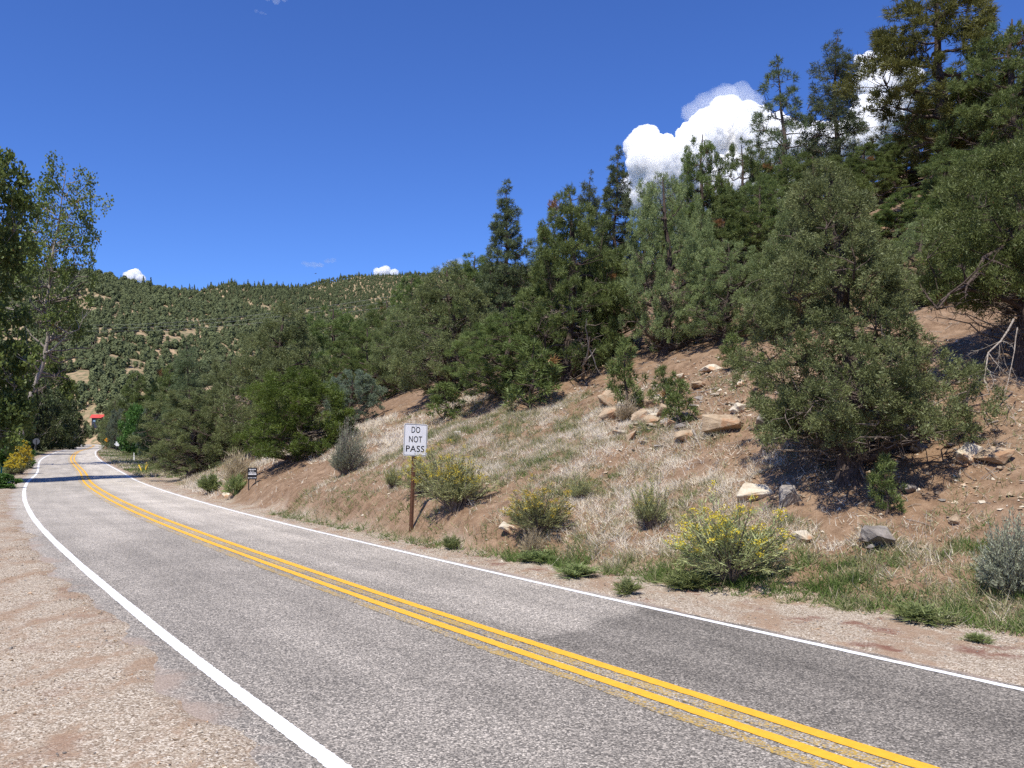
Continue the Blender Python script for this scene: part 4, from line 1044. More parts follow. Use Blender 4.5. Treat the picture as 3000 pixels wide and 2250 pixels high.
SHRUB = dict(
    bloom=shrub_meshes('bloom', 501, 190, 6500, 4200, 'brush', spread=1.15, curl=.02, bl=.08, bw=.012, blossom_size=.019),
    sparse=shrub_meshes('sparse', 502, 150, 4500, 420, 'brush', bl=.08, bw=.012, blossom_size=.02),
    green=shrub_meshes('green', 503, 220, 7500, 3600, 'brush', curl=.05, bl=.07, bw=.013, blossom_size=.017, tone=(.3, 1)),
    grey=shrub_meshes('grey', 504, 220, 7000, 0, 'sage', bl=.06, bw=.011, tone=(0, .4)),
    sage=shrub_meshes('sage', 505, 200, 11000, 0, 'sage', bl=.045, bw=.014),
    weed=shrub_meshes('weed', 506, 110, 1500, 0, 'weed', bl=.20, bw=.026, stem_mat='weed', curl=.1),
    flower=shrub_meshes('flower', 517, 240, 5000, 7000, 'brush', bl=.08, bw=.014, blossom_size=.035),
    weed_b=shrub_meshes('weed_b', 516, 90, 1200, 0, 'weed', bl=.26, bw=.03, stem_mat='weed', curl=.0, tone=(.2, 1)),
    straw=shrub_meshes('straw', 507, 160, 2200, 0, 'straw', bl=.22, bw=.012, stem_mat='straw', tone=(.1, 1)))
def shrub(key, x, y, H, W, rz, name, label, group=None, cat='shrub'):
    stem, fol, blo = SHRUB[key]
    o = thing(name, label, cat, (x, y, gz(x, y) - .01), rz, group, (W * 1.1, W * 1.1, H * 1.1))
    link('stem', stem, o); link('foliage', fol, o)
    if blo: link('blossom', blo, o)
    return o
SHRUBS = [
    ('green', -1.29, 20.03, 1.26, 1.45, 3.91, 'rabbitbrush', 'large green-yellow rabbitbrush right behind the road sign'),
    ('bloom', -2.24, 22.12, 0.92, 1.00, 4.66, 'rabbitbrush', 'yellow-tipped rabbitbrush directly behind the sign post'),
    ('sparse', -3.25, 23.95, 0.67, 0.56, 4.99, 'rabbitbrush', 'small rabbitbrush left of the sign post'),
    ('bloom', 0.54, 17.43, 0.81, 1.30, 5.92, 'rabbitbrush', 'flowering rabbitbrush hanging over a jutting tan rock'),
    ('sparse', 2.54, 16.13, 0.85, 0.73, 4.65, 'rabbitbrush', 'grey wispy rabbitbrush with few flowers in mid bank'),
    ('bloom', 3.41, 13.75, 1.06, 1.67, 5.79, 'rabbitbrush', 'largest yellow-flowering rabbitbrush, at the gravel edge'),
    ('grey', -5.35, 28.07, 1.42, 1.23, 0.18, 'grey_shrub', 'grey-green shrub with dark bare base on the dirt bank'),
    ('sage', 6.44, 11.37, 0.89, 0.89, 2.92, 'sagebrush', 'silvery sagebrush at the right-hand edge of the bank'),
    ('weed_b', -10.75, 34.08, 0.71, 0.88, 5.92, 'green_shrub', 'soft green clump at the road edge below the black notice board'),
    ('weed', -12.94, 37.66, 0.83, 1.18, 4.08, 'green_shrub', 'grey-green clump left of the black notice board'),
    ('straw', -11.09, 35.31, 1.17, 1.32, 5.66, 'dry_shrub', 'pale dry brush just left of the black notice board'),
    ('flower', -36.13, 64.20, 1.75, 1.66, 0.71, 'flowering_shrub', 'bright yellow flowering bush left of the far road'),
    ('flower', -35.63, 62.33, 1.14, 1.47, 2.95, 'flowering_shrub', 'low yellow flowers beside the green marker post'),
    ('sparse', 1.44, 18.50, 0.47, 0.54, 1.55, 'rabbitbrush', 'faint yellow-green rabbitbrush in the middle of the dry grass'),
    ('weed', 0.51, 16.40, 0.21, 0.77, 3.41, 'green_weed', 'leafy green weed below the flowering rabbitbrush with the rock'),
    ('weed_b', 1.08, 14.69, 0.20, 0.75, 3.60, 'green_weed', 'green weed clump at the gravel edge left of the largest rabbitbrush'),
    ('weed_b', 1.69, 12.92, 0.21, 0.41, 0.08, 'green_weed', 'round tuft of green weed standing out on the gravel'),
    ('weed', 2.72, 13.54, 0.28, 0.90, 1.36, 'green_weed', 'green weed hugging the left foot of the largest rabbitbrush'),
    ('weed_b', 5.26, 10.00, 0.10, 0.27, 1.76, 'green_weed', 'lone green weed on the gravel shoulder near the right edge'),
    ('weed', -1.28, 18.30, 0.28, 0.43, 5.75, 'green_weed', 'thin green weed at the foot of the dirt cut right of the sign post'),
    ('grey', 6.30, 23.88, 0.47, 0.84, 4.81, 'grey_shrub', 'grey-green low shrub on the stony ground above the slope'),
    ('straw', 2.99, 22.75, 0.54, 0.62, 1.00, 'dry_shrub', 'dry bunch grass beside the split rock'),
    ('straw', 0.39, 16.91, 0.45, 0.46, 5.01, 'dry_shrub', 'tall straw tuft under the flowering rabbitbrush'),
    ('weed_b', 5.18, 11.18, 0.19, 0.75, 0.87, 'green_weed', 'broad green tuft farther along the grass edge, toward the sagebrush'),
]

for _a in SHRUBS: shrub(*_a)

# ------------------------------------------------------------------ rocks
def rock_mesh(seed, sx, sy, sz, mat, pts=13, bevel=.02, rough=True):
    r = rng_(seed)
    bm = bmesh.new()
    for _ in range(pts):
        v = r.normal(size=3); v /= np.abs(v).max() ** .9 * np.linalg.norm(v) ** .1
        bm.verts.new((v[0] * sx * .5 * r.uniform(.8, 1), v[1] * sy * .5 * r.uniform(.8, 1), v[2] * sz * .5 * r.uniform(.85, 1)))
    g = bmesh.ops.convex_hull(bm, input=bm.verts)
    bmesh.ops.delete(bm, geom=[e for e in g['geom_interior'] if isinstance(e, bmesh.types.BMVert)], context='VERTS')
    bmesh.ops.dissolve_limit(bm, angle_limit=.12, verts=bm.verts, edges=bm.edges)
    bmesh.ops.bevel(bm, geom=list(bm.edges), offset=bevel * min(sx, sy, sz), segments=1, affect='EDGES', profile=.5)
    bmesh.ops.triangulate(bm, faces=bm.faces)
    if rough:
        bmesh.ops.subdivide_edges(bm, edges=bm.edges, cuts=2, use_grid_fill=True)
    k = max(sx, sy, sz)
    for v in bm.verts:
        q = v.co / k + Vector((seed, 0, 0))
        n = mnoise.noise(q * 3.5) + .6 * mnoise.noise(q * 9) + .35 * mnoise.noise(q * 22)
        v.co += v.co.normalized() * n * (.09 if rough else .05) * min(sx, sy, sz)
    me = bpy.data.meshes.new("rock"); bm.to_mesh(me); bm.free(); me.materials.append(MAT[mat]); return me

ROCKS = [
    (4.49, 16.18, 0.75, 0.43, 'pale_sandstone', 0.05, 0.17, 'large pale slab with an orange end, left of the shade under the near juniper'),
    (4.89, 15.58, 0.52, 0.37, 'grey_stone', -0.50, 0.15, 'grey-white slab leaning in dappled shade beside the large pale slab'),
    (4.72, 14.30, 0.43, 0.28, 'pale_sandstone', 0.05, 0.21, 'pale cream block in the grass above the largest rabbitbrush'),
    (5.72, 13.49, 0.69, 0.34, 'grey_stone', 0.12, 0.14, 'flat dark grey rock bedded in dry grass right of the cream block'),
    (-0.08, 18.03, 0.42, 0.28, 'pale_sandstone', -0.10, 0.24, 'tan block jutting from the dirt bank under the flowering rabbitbrush'),
    (2.86, 24.67, 0.89, 0.58, 'tan_sandstone', 0.75, 0.14, 'upright split rock with a dark underside at the left of the rock pile'),
    (2.65, 23.30, 0.66, 0.55, 'tan_sandstone', -0.50, 0.17, 'rounded brown rock below the upright split rock'),
    (2.98, 23.20, 0.58, 0.51, 'pale_sandstone', 0.30, 0.14, 'pale smooth boulder between the two split rocks'),
    (3.25, 22.26, 0.56, 0.39, 'tan_sandstone', -0.60, 0.17, 'tilted brown block at the left end of the rock pile'),
    (3.67, 23.10, 0.54, 0.46, 'tan_sandstone', 0.20, 0.21, 'squarish tan block at the top left of the rock pile'),
    (3.95, 23.12, 0.56, 0.37, 'pale_sandstone', -0.20, 0.21, 'pale stone on the crest of the rock pile'),
    (3.83, 21.71, 0.56, 0.40, 'tan_sandstone', 0.30, 0.17, 'tan boulder in the middle of the rock pile'),
    (3.43, 21.58, 0.51, 0.31, 'tan_sandstone', -0.10, 0.17, 'low flat tan stone at the foot of the rock pile'),
    (3.79, 20.95, 0.51, 0.27, 'pale_sandstone', 0.10, 0.14, 'pale flat stone at the right foot of the rock pile'),
    (4.25, 22.36, 0.47, 0.36, 'tan_sandstone', 0.40, 0.21, 'tan stone half behind the young pine at the rock pile'),
    (2.91, 20.97, 0.54, 0.28, 'tan_sandstone', -0.50, 0.14, 'tilted thin slab alone at the grass edge below the rock pile'),
    (3.92, 19.89, 0.57, 0.29, 'tan_sandstone', -0.25, 0.17, 'long tan slab pointing downhill below the young pine'),
    (4.03, 20.59, 0.42, 0.30, 'grey_stone', 0.30, 0.14, 'dark stone with a pale cap below the young pine'),
    (4.68, 19.27, 1.03, 0.48, 'tan_sandstone', 0.15, 0.10, 'big overhanging tan slab with a black hollow under it'),
    (5.29, 20.12, 0.50, 0.33, 'pale_sandstone', -0.20, 0.17, 'pale stone in the shade above the overhanging slab'),
    (5.35, 18.58, 0.62, 0.61, 'grey_stone', 0.50, 0.14, 'grey ribbed slab leaning at the left foot of the near juniper'),
    (7.77, 14.83, 0.56, 0.43, 'pale_sandstone', 0.50, 0.17, 'pale wedge-shaped block right of the near juniper'),
    (8.07, 14.59, 0.73, 0.30, 'tan_sandstone', 0.10, 0.14, 'wide brown rock with a shadowed underside by the right edge'),
    (7.45, 17.13, 0.78, 0.51, 'tan_sandstone', 0.00, 0.17, 'orange-brown block in deep shade behind the near juniper'),
    (7.44, 15.86, 0.39, 0.27, 'grey_stone', 0.20, 0.14, 'dark stone in the shade right of the near juniper trunk'),
    (6.75, 14.77, 0.34, 0.19, 'grey_stone', 0.20, 0.14, 'small grey stone on bare soil below the near juniper'),
    (6.78, 13.41, 0.24, 0.17, 'tan_sandstone', -0.20, 0.17, 'tan stone on bare soil above the sagebrush'),
    (5.54, 24.28, 0.70, 0.25, 'pale_sandstone', 0.05, 0.17, 'flat whitish stone highest on the stony ground'),
    (4.85, 24.66, 0.56, 0.26, 'pale_sandstone', -0.10, 0.17, 'flat cream stone left of the whitish one, high on the stony ground'),
    (5.05, 23.37, 0.50, 0.24, 'tan_sandstone', 0.10, 0.17, 'low tan stone just below the whitish stone'),
    (5.58, 21.34, 0.41, 0.28, 'pale_sandstone', 0.20, 0.17, 'pale stone beside the near juniper, high on the slope'),
    (-11.39, 34.92, 0.44, 0.26, 'pale_sandstone', 0.20, 0.21, 'small pale stone at the road edge left of the dirt bank'),
]

for _i, (_x, _y, _sx, _sz, _mat, _tilt, _lift, _lab) in enumerate(ROCKS):
    _me = rock_mesh(600 + _i, _sx, _sx * .8, _sz, _mat)
    _r = rng_(900 + _i)
    _o = thing("rock", _lab, "rock", (_x, _y, gz(_x, _y) + _sz * _lift), 0, "rocks on the slope", None, _me)
    _o.rotation_euler = (_r.normal(0, .12) + .18, _tilt, _r.uniform(-.5, .5))

def scatter_stones():
    r = rng_(88); n = 0
    var = [rock_mesh(700 + k, 1, .8, .5, m, 10, .03, False) for k, m in enumerate(['tan_sandstone', 'pale_sandstone', 'tan_sandstone', 'tan_sandstone', 'pale_sandstone', 'grey_stone'])]
    while n < 230:
        s = r.uniform(-9, 22); t = float(grass_top(np.array([s]))[0]) - .9 + abs(r.normal(0, 2.6)) + r.uniform(0, 2)
        p = road_pts(np.array([s]), EDGE_R + verge(np.array([s])) + t, 0)[0]
        if n % 2: p = np.array([4.0, 22.8, 0]) + r.normal(0, 1, 3) * (1.5, 2.0, 0)
        if n % 6 == 5: p = np.array([7.2, 14.6, 0]) + r.normal(0, 1, 3) * (1.2, .9, 0)
        w = float(np.clip(r.lognormal(-2.05, .45), .06, .34))
        if n % 4 == 1:
            p = np.array([3.55, 21.8, 0]) + r.normal(0, 1, 3) * (.75, .7, 0); w = float(np.clip(r.lognormal(-1.5, .4), .14, .5))
        tone = ("tan", "pale cream", "tan", "tan", "pale cream", "grey")[n % 6]
        where = "below the large near juniper" if n % 6 == 5 else ("in the rubble around the rock pile" if n % 2 else "on the bare upper slope")
        thing("stone", "loose %s stone %s" % (tone, where), "stone", (p[0], p[1], gz(p[0], p[1]) + w * .10), r.uniform(0, 6.28),
              "loose stones on the bare slope", (w, w * r.uniform(.7, 1.1), w * r.uniform(.45, .9)), var[n % 6])
        n += 1
scatter_stones()

# ------------------------------------------------------------------ dead wood
def branch_mesh(seed, P0, P1, rad, forks=6, wig=.06, depth=2, mat='dead_wood', fork_len=.45):
    r = rng_(seed); parts = []
    def go(a, b, ra, lvl):
        L = np.linalg.norm(b - a); k = 7
        u = np.linspace(0, 1, k)[:, None]
        P = a * (1 - u) + b * u
        P[1:-1] += np.cumsum(r.normal(0, wig * L * .4, (k - 2, 3)), 0) * np.sin(np.pi * u[1:-1])
        parts.append(tubes(P[None], (ra * np.linspace(1, .35, k))[None], 6 if lvl == depth else 4))
        if lvl:
            for _ in range(forks):
                i = r.integers(2, k); d = unit(((b - a) / L + r.normal(0, .65, 3))[None])[0]
                go(P[i], P[i] + d * L * fork_len * r.uniform(.4, 1), ra * .45, lvl - 1)
    go(np.array(P0, float), np.array(P1, float), rad, depth)
    v, f = join(parts); return np_mesh("branch", v, f, MAT[mat], smooth=True)

thing('fallen_branch', 'bleached bent branch lying right of the rock pile', 'branch', (0, 0, 0), 0, None, None, branch_mesh(801, (4.58, 20.33, 2.81), (4.13, 19.91, 2.49), 0.028, 1, 0.06, 1, 'dead_wood', 0.45))
thing('fallen_branch', 'short bleached log ending at the tilted slabs below the young pine', 'branch', (0, 0, 0), 0, None, None, branch_mesh(802, (4.14, 19.96, 2.54), (4.13, 19.04, 2.1), 0.032, 1, 0.06, 1, 'dead_wood', 0.45))
thing('fallen_branch', 'long thin stick across the stony ground above the rock pile', 'branch', (0, 0, 0), 0, None, None, branch_mesh(803, (5.21, 22.12, 3.64), (4.44, 23.08, 3.47), 0.016, 3, 0.06, 1, 'dead_wood', 0.45))
thing('fallen_branch', 'crooked stick on bare soil at the foot of the edge pinyon', 'branch', (0, 0, 0), 0, None, None, branch_mesh(804, (8.68, 15.55, 2.62), (8.27, 15.65, 2.43), 0.020, 2, 0.06, 1, 'dead_wood', 0.45))
thing('dead_snag', 'bleached broken snag leaning at the foot of the round-topped pinyon', 'branch', (0, 0, 0), 0, None, None, branch_mesh(805, (2.35, 29.13, 4.34), (2.41, 26.8, 5.54), 0.055, 7, 0.06, 1, 'dead_wood', 0.50))
thing('fallen_branch', 'tangle of pale dead branches beside the bleached snag', 'branch', (0, 0, 0), 0, None, None, branch_mesh(806, (2.98, 29.14, 4.84), (2.11, 29.84, 4.91), 0.030, 7, 0.06, 1, 'dead_wood', 0.60))
thing('fallen_branch', 'grey fallen branch at the left edge of the road', 'branch', (0, 0, 0), 0, None, None, branch_mesh(807, (-25.73, 43.28, 0.06), (-25.66, 44.53, 0.14), 0.040, 4, 0.06, 1, 'dead_wood', 0.30))
thing('dead_limb', 'bleached dead limb hanging from the edge pinyon', 'branch', (0, 0, 0), 0, None, None, branch_mesh(808, (9.41, 16.2, 4.54), (8.35, 15.2, 3.08), 0.021, 9, 0.06, 2, 'dead_wood', 0.40))
thing('dead_limb', 'second, thinner bleached limb hanging at the picture edge', 'branch', (0, 0, 0), 0, None, None, branch_mesh(809, (9.24, 15.8, 4.33), (8.59, 15.2, 2.99), 0.012, 6, 0.06, 1, 'dead_wood', 0.35))
thing('crooked_limb', 'black crooked limb reaching left from the edge pinyon', 'branch', (0, 0, 0), 0, None, None, branch_mesh(810, (10.03, 17.2, 6.31), (7.69, 15.6, 4.64), 0.050, 8, 0.06, 2, 'dark_bark', 0.35))


# ------------------------------------------------------------------ signs, markers, cabin, wires
def rounded(w, h, rad, n=5):
    out = []
    for cx, cz, a0 in ((w/2-rad, h/2-rad, 0), (-w/2+rad, h/2-rad, 90), (-w/2+rad, -h/2+rad, 180), (w/2-rad, -h/2+rad, 270)):
        for k in range(n + 1):
            a = math.radians(a0 + 90 * k / n); out.append((cx + rad * math.cos(a), cz + rad * math.sin(a)))
    return np.array(out)

def plate_mesh(name, poly, y0, y1, mat):
    n = len(poly); A = np.stack([poly[:, 0], np.full(n, y0), poly[:, 1]], 1); B = A.copy(); B[:, 1] = y1
    i = np.arange(n); j = (i + 1) % n
    return np_mesh(name, np.concatenate([A, B]), [np.stack([i, j, j + n, i + n], 1), i[None, ::1], (i + n)[None, ::-1]], mat)

def ring_mesh(name, P, Q, y, mat):
    n = len(P); V = np.concatenate([np.stack([P[:, 0], np.full(n, y), P[:, 1]], 1), np.stack([Q[:, 0], np.full(n, y), Q[:, 1]], 1)])
    i = np.arange(n); j = (i + 1) % n
    return np_mesh(name, V, [np.stack([i, j, j + n, i + n], 1)], mat)

def text_mesh(lines, mat):
    """lines: (text, letter height, x centre, z baseline, width)"""
    parts = []
    for tx, size, cx, z, wid in lines:
        cu = bpy.data.curves.new("lettering", 'FONT'); cu.body = tx; cu.size = 1.0; cu.align_x = 'CENTER'; cu.offset = .012; cu.space_character = 1.08; cu.resolution_u = 4
        o = bpy.data.objects.new("lettering", cu); COL.objects.link(o)
        bpy.context.view_layer.update()
        me = bpy.data.meshes.new_from_object(o.evaluated_get(bpy.context.evaluated_depsgraph_get()))
        bpy.data.objects.remove(o); bpy.data.curves.remove(cu)
        me.calc_loop_triangles()
        v = np.empty(len(me.vertices) * 3, np.float32); me.vertices.foreach_get("co", v); v = v.reshape(-1, 3).astype(float)
        f = np.empty(len(me.loop_triangles) * 3, np.int32); me.loop_triangles.foreach_get("vertices", f); f = f.reshape(-1, 3)
        hgt = v[:, 1].max() - v[:, 1].min(); ww = v[:, 0].max() - v[:, 0].min()
        x = (v[:, 0] - (v[:, 0].max() + v[:, 0].min()) / 2) * wid / ww + cx; zz = (v[:, 1] - v[:, 1].min()) * size / hgt + z
        parts.append((np.stack([x, np.zeros(len(v)), zz], 1), f)); bpy.data.meshes.remove(me)
    V, F = join(parts); return V, F

def do_not_pass(x, y):
    base = gz(x, y)
    o = thing("road_sign", "white DO NOT PASS sign on a brown channel post beside the road", "sign", (x, y, base), 0)
    o.rotation_euler = (0.0, math.radians(2.0), math.radians(31))
    post, w, dp, t, top = [], .066, .034, .009, 2.52
    post.append(box(w, t, top + .35, (0, 0, (top - .35) / 2)))                    # web
    for sx in (-1, 1):
        post.append(box(t, dp, top + .35, (sx * (w / 2 - t / 2), dp / 2 + t / 2, (top - .35) / 2)))
        post.append(box(.018, t, top + .35, (sx * (w / 2 + .009), dp + t, (top - .35) / 2)))
    v, f = join(post); link("post", np_mesh("post", v, f, MAT['post_brown']), o)
    holes = []
    for k in range(70):
        z = .06 + k * .0254
        if z < 1.72: holes.append(box(.011, .002, .011, (0, -t / 2 - .0012, z)))
    v, f = join(holes); link("post_hole", np_mesh("post_hole", v, f, MAT['sign_black']), o)
    W, H, zc = .61, .762, 1.755 + .381
    pl = plate_mesh("panel", rounded(W, H, .045), -.0095, -.0125, MAT['sign_white']); p = link("panel", pl, o, (0, 0, zc))
    link("border", ring_mesh("border", rounded(W - .026, H - .026, .036), rounded(W - .048, H - .048, .027), -.0138, MAT['sign_black']), p)
    V, F = text_mesh([("DO", .150, .0, .165, .225), ("NOT", .150, .0, -.060, .340), ("PASS", .150, .0, -.285, .480)], None)
    V[:, 1] = -.0140
    link("lettering", np_mesh("lettering", V, F, MAT['sign_black']), p)
    bolts = [tubes(np.array([[(0, -.011, z), (0, -.0175, z)]]), np.array([[.011, .009]]), 8) for z in (.325, -.318)]
    v, f = join(bolts); link("bolt", np_mesh("bolt", v, f, MAT['sign_back']), p)

def simple_post(h, w=.06):
    return join([box(w, w * .7, h + .3, (0, .03, (h - .3) / 2))])

def far_signs():
    def at(x, y): return (x, y, gz(x, y))
    # black notice board
    x, y = NOTICE
    o = thing("notice_board", "small black notice board with white lettering beside the dense dark juniper", "sign", at(x, y), math.radians(12), None, (.85, .85, .85))
    link("panel", np_mesh("panel", *(lambda b: (b[0], [b[1]]))(box(.40, .022, .52, (0, 0, .62))), MAT['sign_black']), o)
    for sx in (-.15, .15):
        link("leg", np_mesh("leg", *(lambda b: (b[0], [b[1]]))(box(.045, .045, .62, (sx, .036, .20))), MAT['post_dark']), o)
    r = rng_(5); bl = []
    for z, x0, x1, hgt, gap in ((.80, -.13, .13, .038, .35), (.725, -.10, .09, .024, .5), (.65, -.15, .13, .034, .25), (.59, -.16, .16, .048, .2), (.43, -.18, .17, .022, .55)):
        cx = x0
        while cx < x1:
            wd = r.uniform(.018, .035); bl.append(box(wd, .003, hgt, (cx + wd / 2, -.0130, z)))
            cx += wd + (.006 if r.uniform() > gap else .028)
    v, f = join(bl); link("lettering", np_mesh("lettering", v, f, MAT['sign_white']), o)
    # amber curve warning sign, seen far off
    x, y = AMBER
    o = thing("curve_sign", "amber diamond-shaped curve warning sign at the far bend", "sign", at(x, y), math.radians(22))
    v, f = simple_post(2.0); link("post", np_mesh("post", v, f, MAT['post_brown']), o)
    c = rounded(.66, .66, .05); a = math.radians(45); R = np.array([[math.cos(a), -math.sin(a)], [math.sin(a), math.cos(a)]])
    p = link("panel", plate_mesh("panel", c @ R.T, -.004, .004, MAT['sign_yellow']), o, (0, 0, 2.0))
    arrow = np.array([(-.02, -.30), (.09, -.30), (.09, .0), (-.08, .12), (-.05, .22), (-.30, .16), (-.20, -.06), (-.15, .03), (-.02, -.06)]) * .76
    link("arrow", plate_mesh("arrow", arrow, -.0075, -.0055, MAT['sign_black']), p)
    # white board
    x, y = WHITE
    o = thing("white_board", "plain white roadside board with a small pointed plate, beside the bright green shrub", "sign", at(x, y), math.radians(20))
    for sx in (-.2, .2):
        v, f = join([box(.08, .08, 1.5, (sx, .05, .55))]); link("post", np_mesh("post", v, f, MAT['post_dark']), o)
    link("panel", plate_mesh("panel", rounded(.60, .72, .04), -.006, .006, MAT['sign_white']), o, (0, 0, 1.5))
    link("pointed_plate", plate_mesh("pointed_plate", np.array([(-.58, 1.45), (-.32, 1.30), (-.32, 1.58)]), .01, .02, MAT['sign_white']), o)
    # back of an octagonal sign across the road
    x, y = OCT
    o = thing("octagonal_sign", "grey back of an octagonal sign in front of the dark thicket", "sign", at(x, y), math.radians(24 + 180))
    v, f = simple_post(2.15); link("post", np_mesh("post", v, f, MAT['post_dark']), o)
    k = np.arange(8) * np.pi / 4 + np.pi / 8
    link("panel", plate_mesh("panel", np.stack([np.cos(k), np.sin(k)], 1) * .42, -.010, -.004, MAT['sign_back']), o, (0, 0, 1.9))
    x, y = OCT[0] - .75, OCT[1] + .6
    v, f = tubes(np.array([[(0, 0, -.3), (.18, 0, .9), (.42, 0, 2.1)]]), np.array([[.035, .033, .03]]), 8)
    thing("leaning_pole", "thin grey pole leaning behind the octagonal sign", "pole", at(x, y), .3, None, None, np_mesh("leaning_pole", v, [f], MAT['sign_back']))
    # markers
    def stake(name, label, xy, h, w, mat, lean, az=0.0):
        v, f = join([box(w, .012, h + .25, (0, 0, (h - .25) / 2)), box(w * .8, .018, .09, (0, 0, h - .1))])
        o = thing(name, label, "marker", at(*xy), az, None, None, np_mesh(name, v, f, MAT[mat])); o.rotation_euler = (0, lean, az); return o
    stake("marker_stake", "yellow marker stake leaning to the left in the verge grass", STAKES[0], .62, .10, 'marker_yellow', -.45)
    o = stake("marker_stake", "yellow forked marker stake beside the verge juniper", STAKES[1], .72, .08, 'marker_yellow', .12)
    v, f = join([box(.08, .012, .45, (0, 0, .2))]); q = link("prong", np_mesh("prong", v, f, MAT['marker_yellow']), o, (.02, -.02, .30)); q.rotation_euler = (0, .45, 0)
    stake("marker_stake", "white marker stake in the grass right of the far road", STAKES[2], .85, .12, 'marker_white', -.04)
    stake("marker_stake", "white marker stake under the yellow flowers left of the road", STAKES[3], .95, .07, 'marker_white', .02)
    stake("marker_stake", "green marker post at the very left edge of the picture", STAKES[4], .85, .09, 'marker_green', .03)
    # litter
    x, y = LITTER
    v, f = tubes(np.array([[(-.10, 0, .03), (0, 0, .034), (.10, 0, .03)]]), np.array([[.024, .026, .024]]), 8)
    thing("litter", "small white scrap of litter lying on the grassy bank", "litter", at(x, y), .2, None, None, np_mesh("litter", v, [f], MAT['marker_white']))
    # bird over the ridge
    o = thing("bird", "dark bird soaring just above the far ridge", "bird", BIRD, .6)
    v, f = tubes(np.array([[(-.32, 0, 0), (-.2, 0, .02), (0, 0, .03), (.2, 0, .02), (.3, 0, 0)]]), np.array([[.02, .06, .08, .05, .01]]), 8)
    link("body", np_mesh("body", v, [f], MAT['feather'], smooth=True), o)
    for sy in (-1, 1):
        w = np.array([(.12, .05, .03), (-.14, .05, .03), (.10, .45, .16), (-.18, .45, .16), (.0, .85, .10), (-.16, .82, .10)]) * (1, sy, 1)
        w2 = w + (0, 0, .015)
        q = np.array([(0, 1, 3, 2), (2, 3, 5, 4)]); Q = np.concatenate([q, q[:, ::-1] + 6])
        link("wing", np_mesh("wing", np.concatenate([w, w2]), [Q], MAT['feather']), o)

def cabin(x, y):
    z = gz(x, y) + .2
    o = thing("cabin", "dark cabin with a bright red metal roof among trees at the bend", "building", (x, y, z), math.radians(8))
    w, d, h = 4.7, 4.0, 2.6
    v, f = join([box(w * .8, d, h + 1.5, (0, 0, (h - 1.5) / 2))]); wall = link("wall", np_mesh("wall", v, f, MAT['cabin_wall']), o)
    hw, ov = w * .55, d * .62
    for sy in (-1, 1):
        P = np.array([(-hw, 0, h + 1.25), (hw, 0, h + 1.25), (hw, sy * ov, h - .12), (-hw, sy * ov, h - .12)])
        Q = P + (0, 0, -.07)
        V = np.concatenate([P, Q]); F = np.array([(0, 1, 2, 3), (7, 6, 5, 4), (0, 3, 7, 4), (1, 5, 6, 2), (3, 2, 6, 7)])
        link("roof", np_mesh("roof", V, [F], MAT['red_roof']), o)
    g = np.array([(-w * .4, 0, h + 1.15), (-w * .4, -d / 2, h), (-w * .4, d / 2, h), (w * .4, 0, h + 1.15), (w * .4, -d / 2, h), (w * .4, d / 2, h)])
    link("gable", np_mesh("gable", g, [np.array([(0, 1, 2), (3, 5, 4)])], MAT['cabin_wall']), o)
    wv, wf = box(.8, .04, .8, (-.9, -d / 2 - .03, 1.35)); link("window", np_mesh("window", wv, [wf], MAT['glass']), o)
    wv, wf = box(.85, .05, 1.9, (.6, -d / 2 - .03, .95)); link("door", np_mesh("door", wv, [wf], MAT['post_brown']), o)

def wires():
    (ax, ay, az_), (bx, by, bz) = WIRE_ENDS
    for (x, y), zt, lab in (((ax, ay), az_, "grey timber utility pole behind the cottonwoods"), ((bx, by), bz, "grey timber utility pole among the slope trees")):
        z0 = gz(x, y)
        o = thing("utility_pole", lab, "pole", (x, y, z0))
        v, f = tubes(np.array([[(0, 0, -.5), (0, 0, (zt - z0) * .5), (0, 0, zt - z0 + .4)]]), np.array([[.16, .14, .11]]), 8)
        link("pole_shaft", np_mesh("pole_shaft", v, [f], MAT['dead_twig']), o)
        v, f = box(2.2, .1, .12, (0, 0, zt - z0 - .1)); link("cross_arm", np_mesh("cross_arm", v, [f], MAT['dead_twig']), o)
    u = np.linspace(0, 1, 40)
    for k, lab in enumerate(("topmost", "middle", "lowest")):
        P = np.stack([ax + (bx - ax) * u, ay + (by - ay) * u, az_ + (bz - az_) * u - 4 * WIRE_SAG * u * (1 - u) - k * .55], 1)
        v, f = tubes(P[None], np.full((1, 40), .011), 4)
        thing("power_line", "%s of the three thin wires crossing in front of the wooded hills" % lab, "wire", (0, 0, 0), 0, "power lines across the valley", None, np_mesh("power_line", v, [f], MAT['wire']))
SIGN = (-2.36, 20.67)
NOTICE = (-9.8, 33.0)
AMBER = (-87.38, 188.0)
WHITE = (-63.26, 140.0)
OCT = (-61.08, 112.0)
STAKES = [(-29.63, 70.0), (-30.2, 72.0), (-42.4, 98.0), (-38.28, 68.0), (-30.39, 52.0)]
LITTER = (-1.69, 26.97)
BIRD = (-68.42, 300.0, 61.54)
CABIN = (-161.98, 341.11)
WIRE_ENDS = ((-108.52, 190.0, 29.31), (-5.85, 88.0, 18.34))
WIRE_SAG = 2.2

do_not_pass(*SIGN)
far_signs()
cabin(*CABIN)
wires()

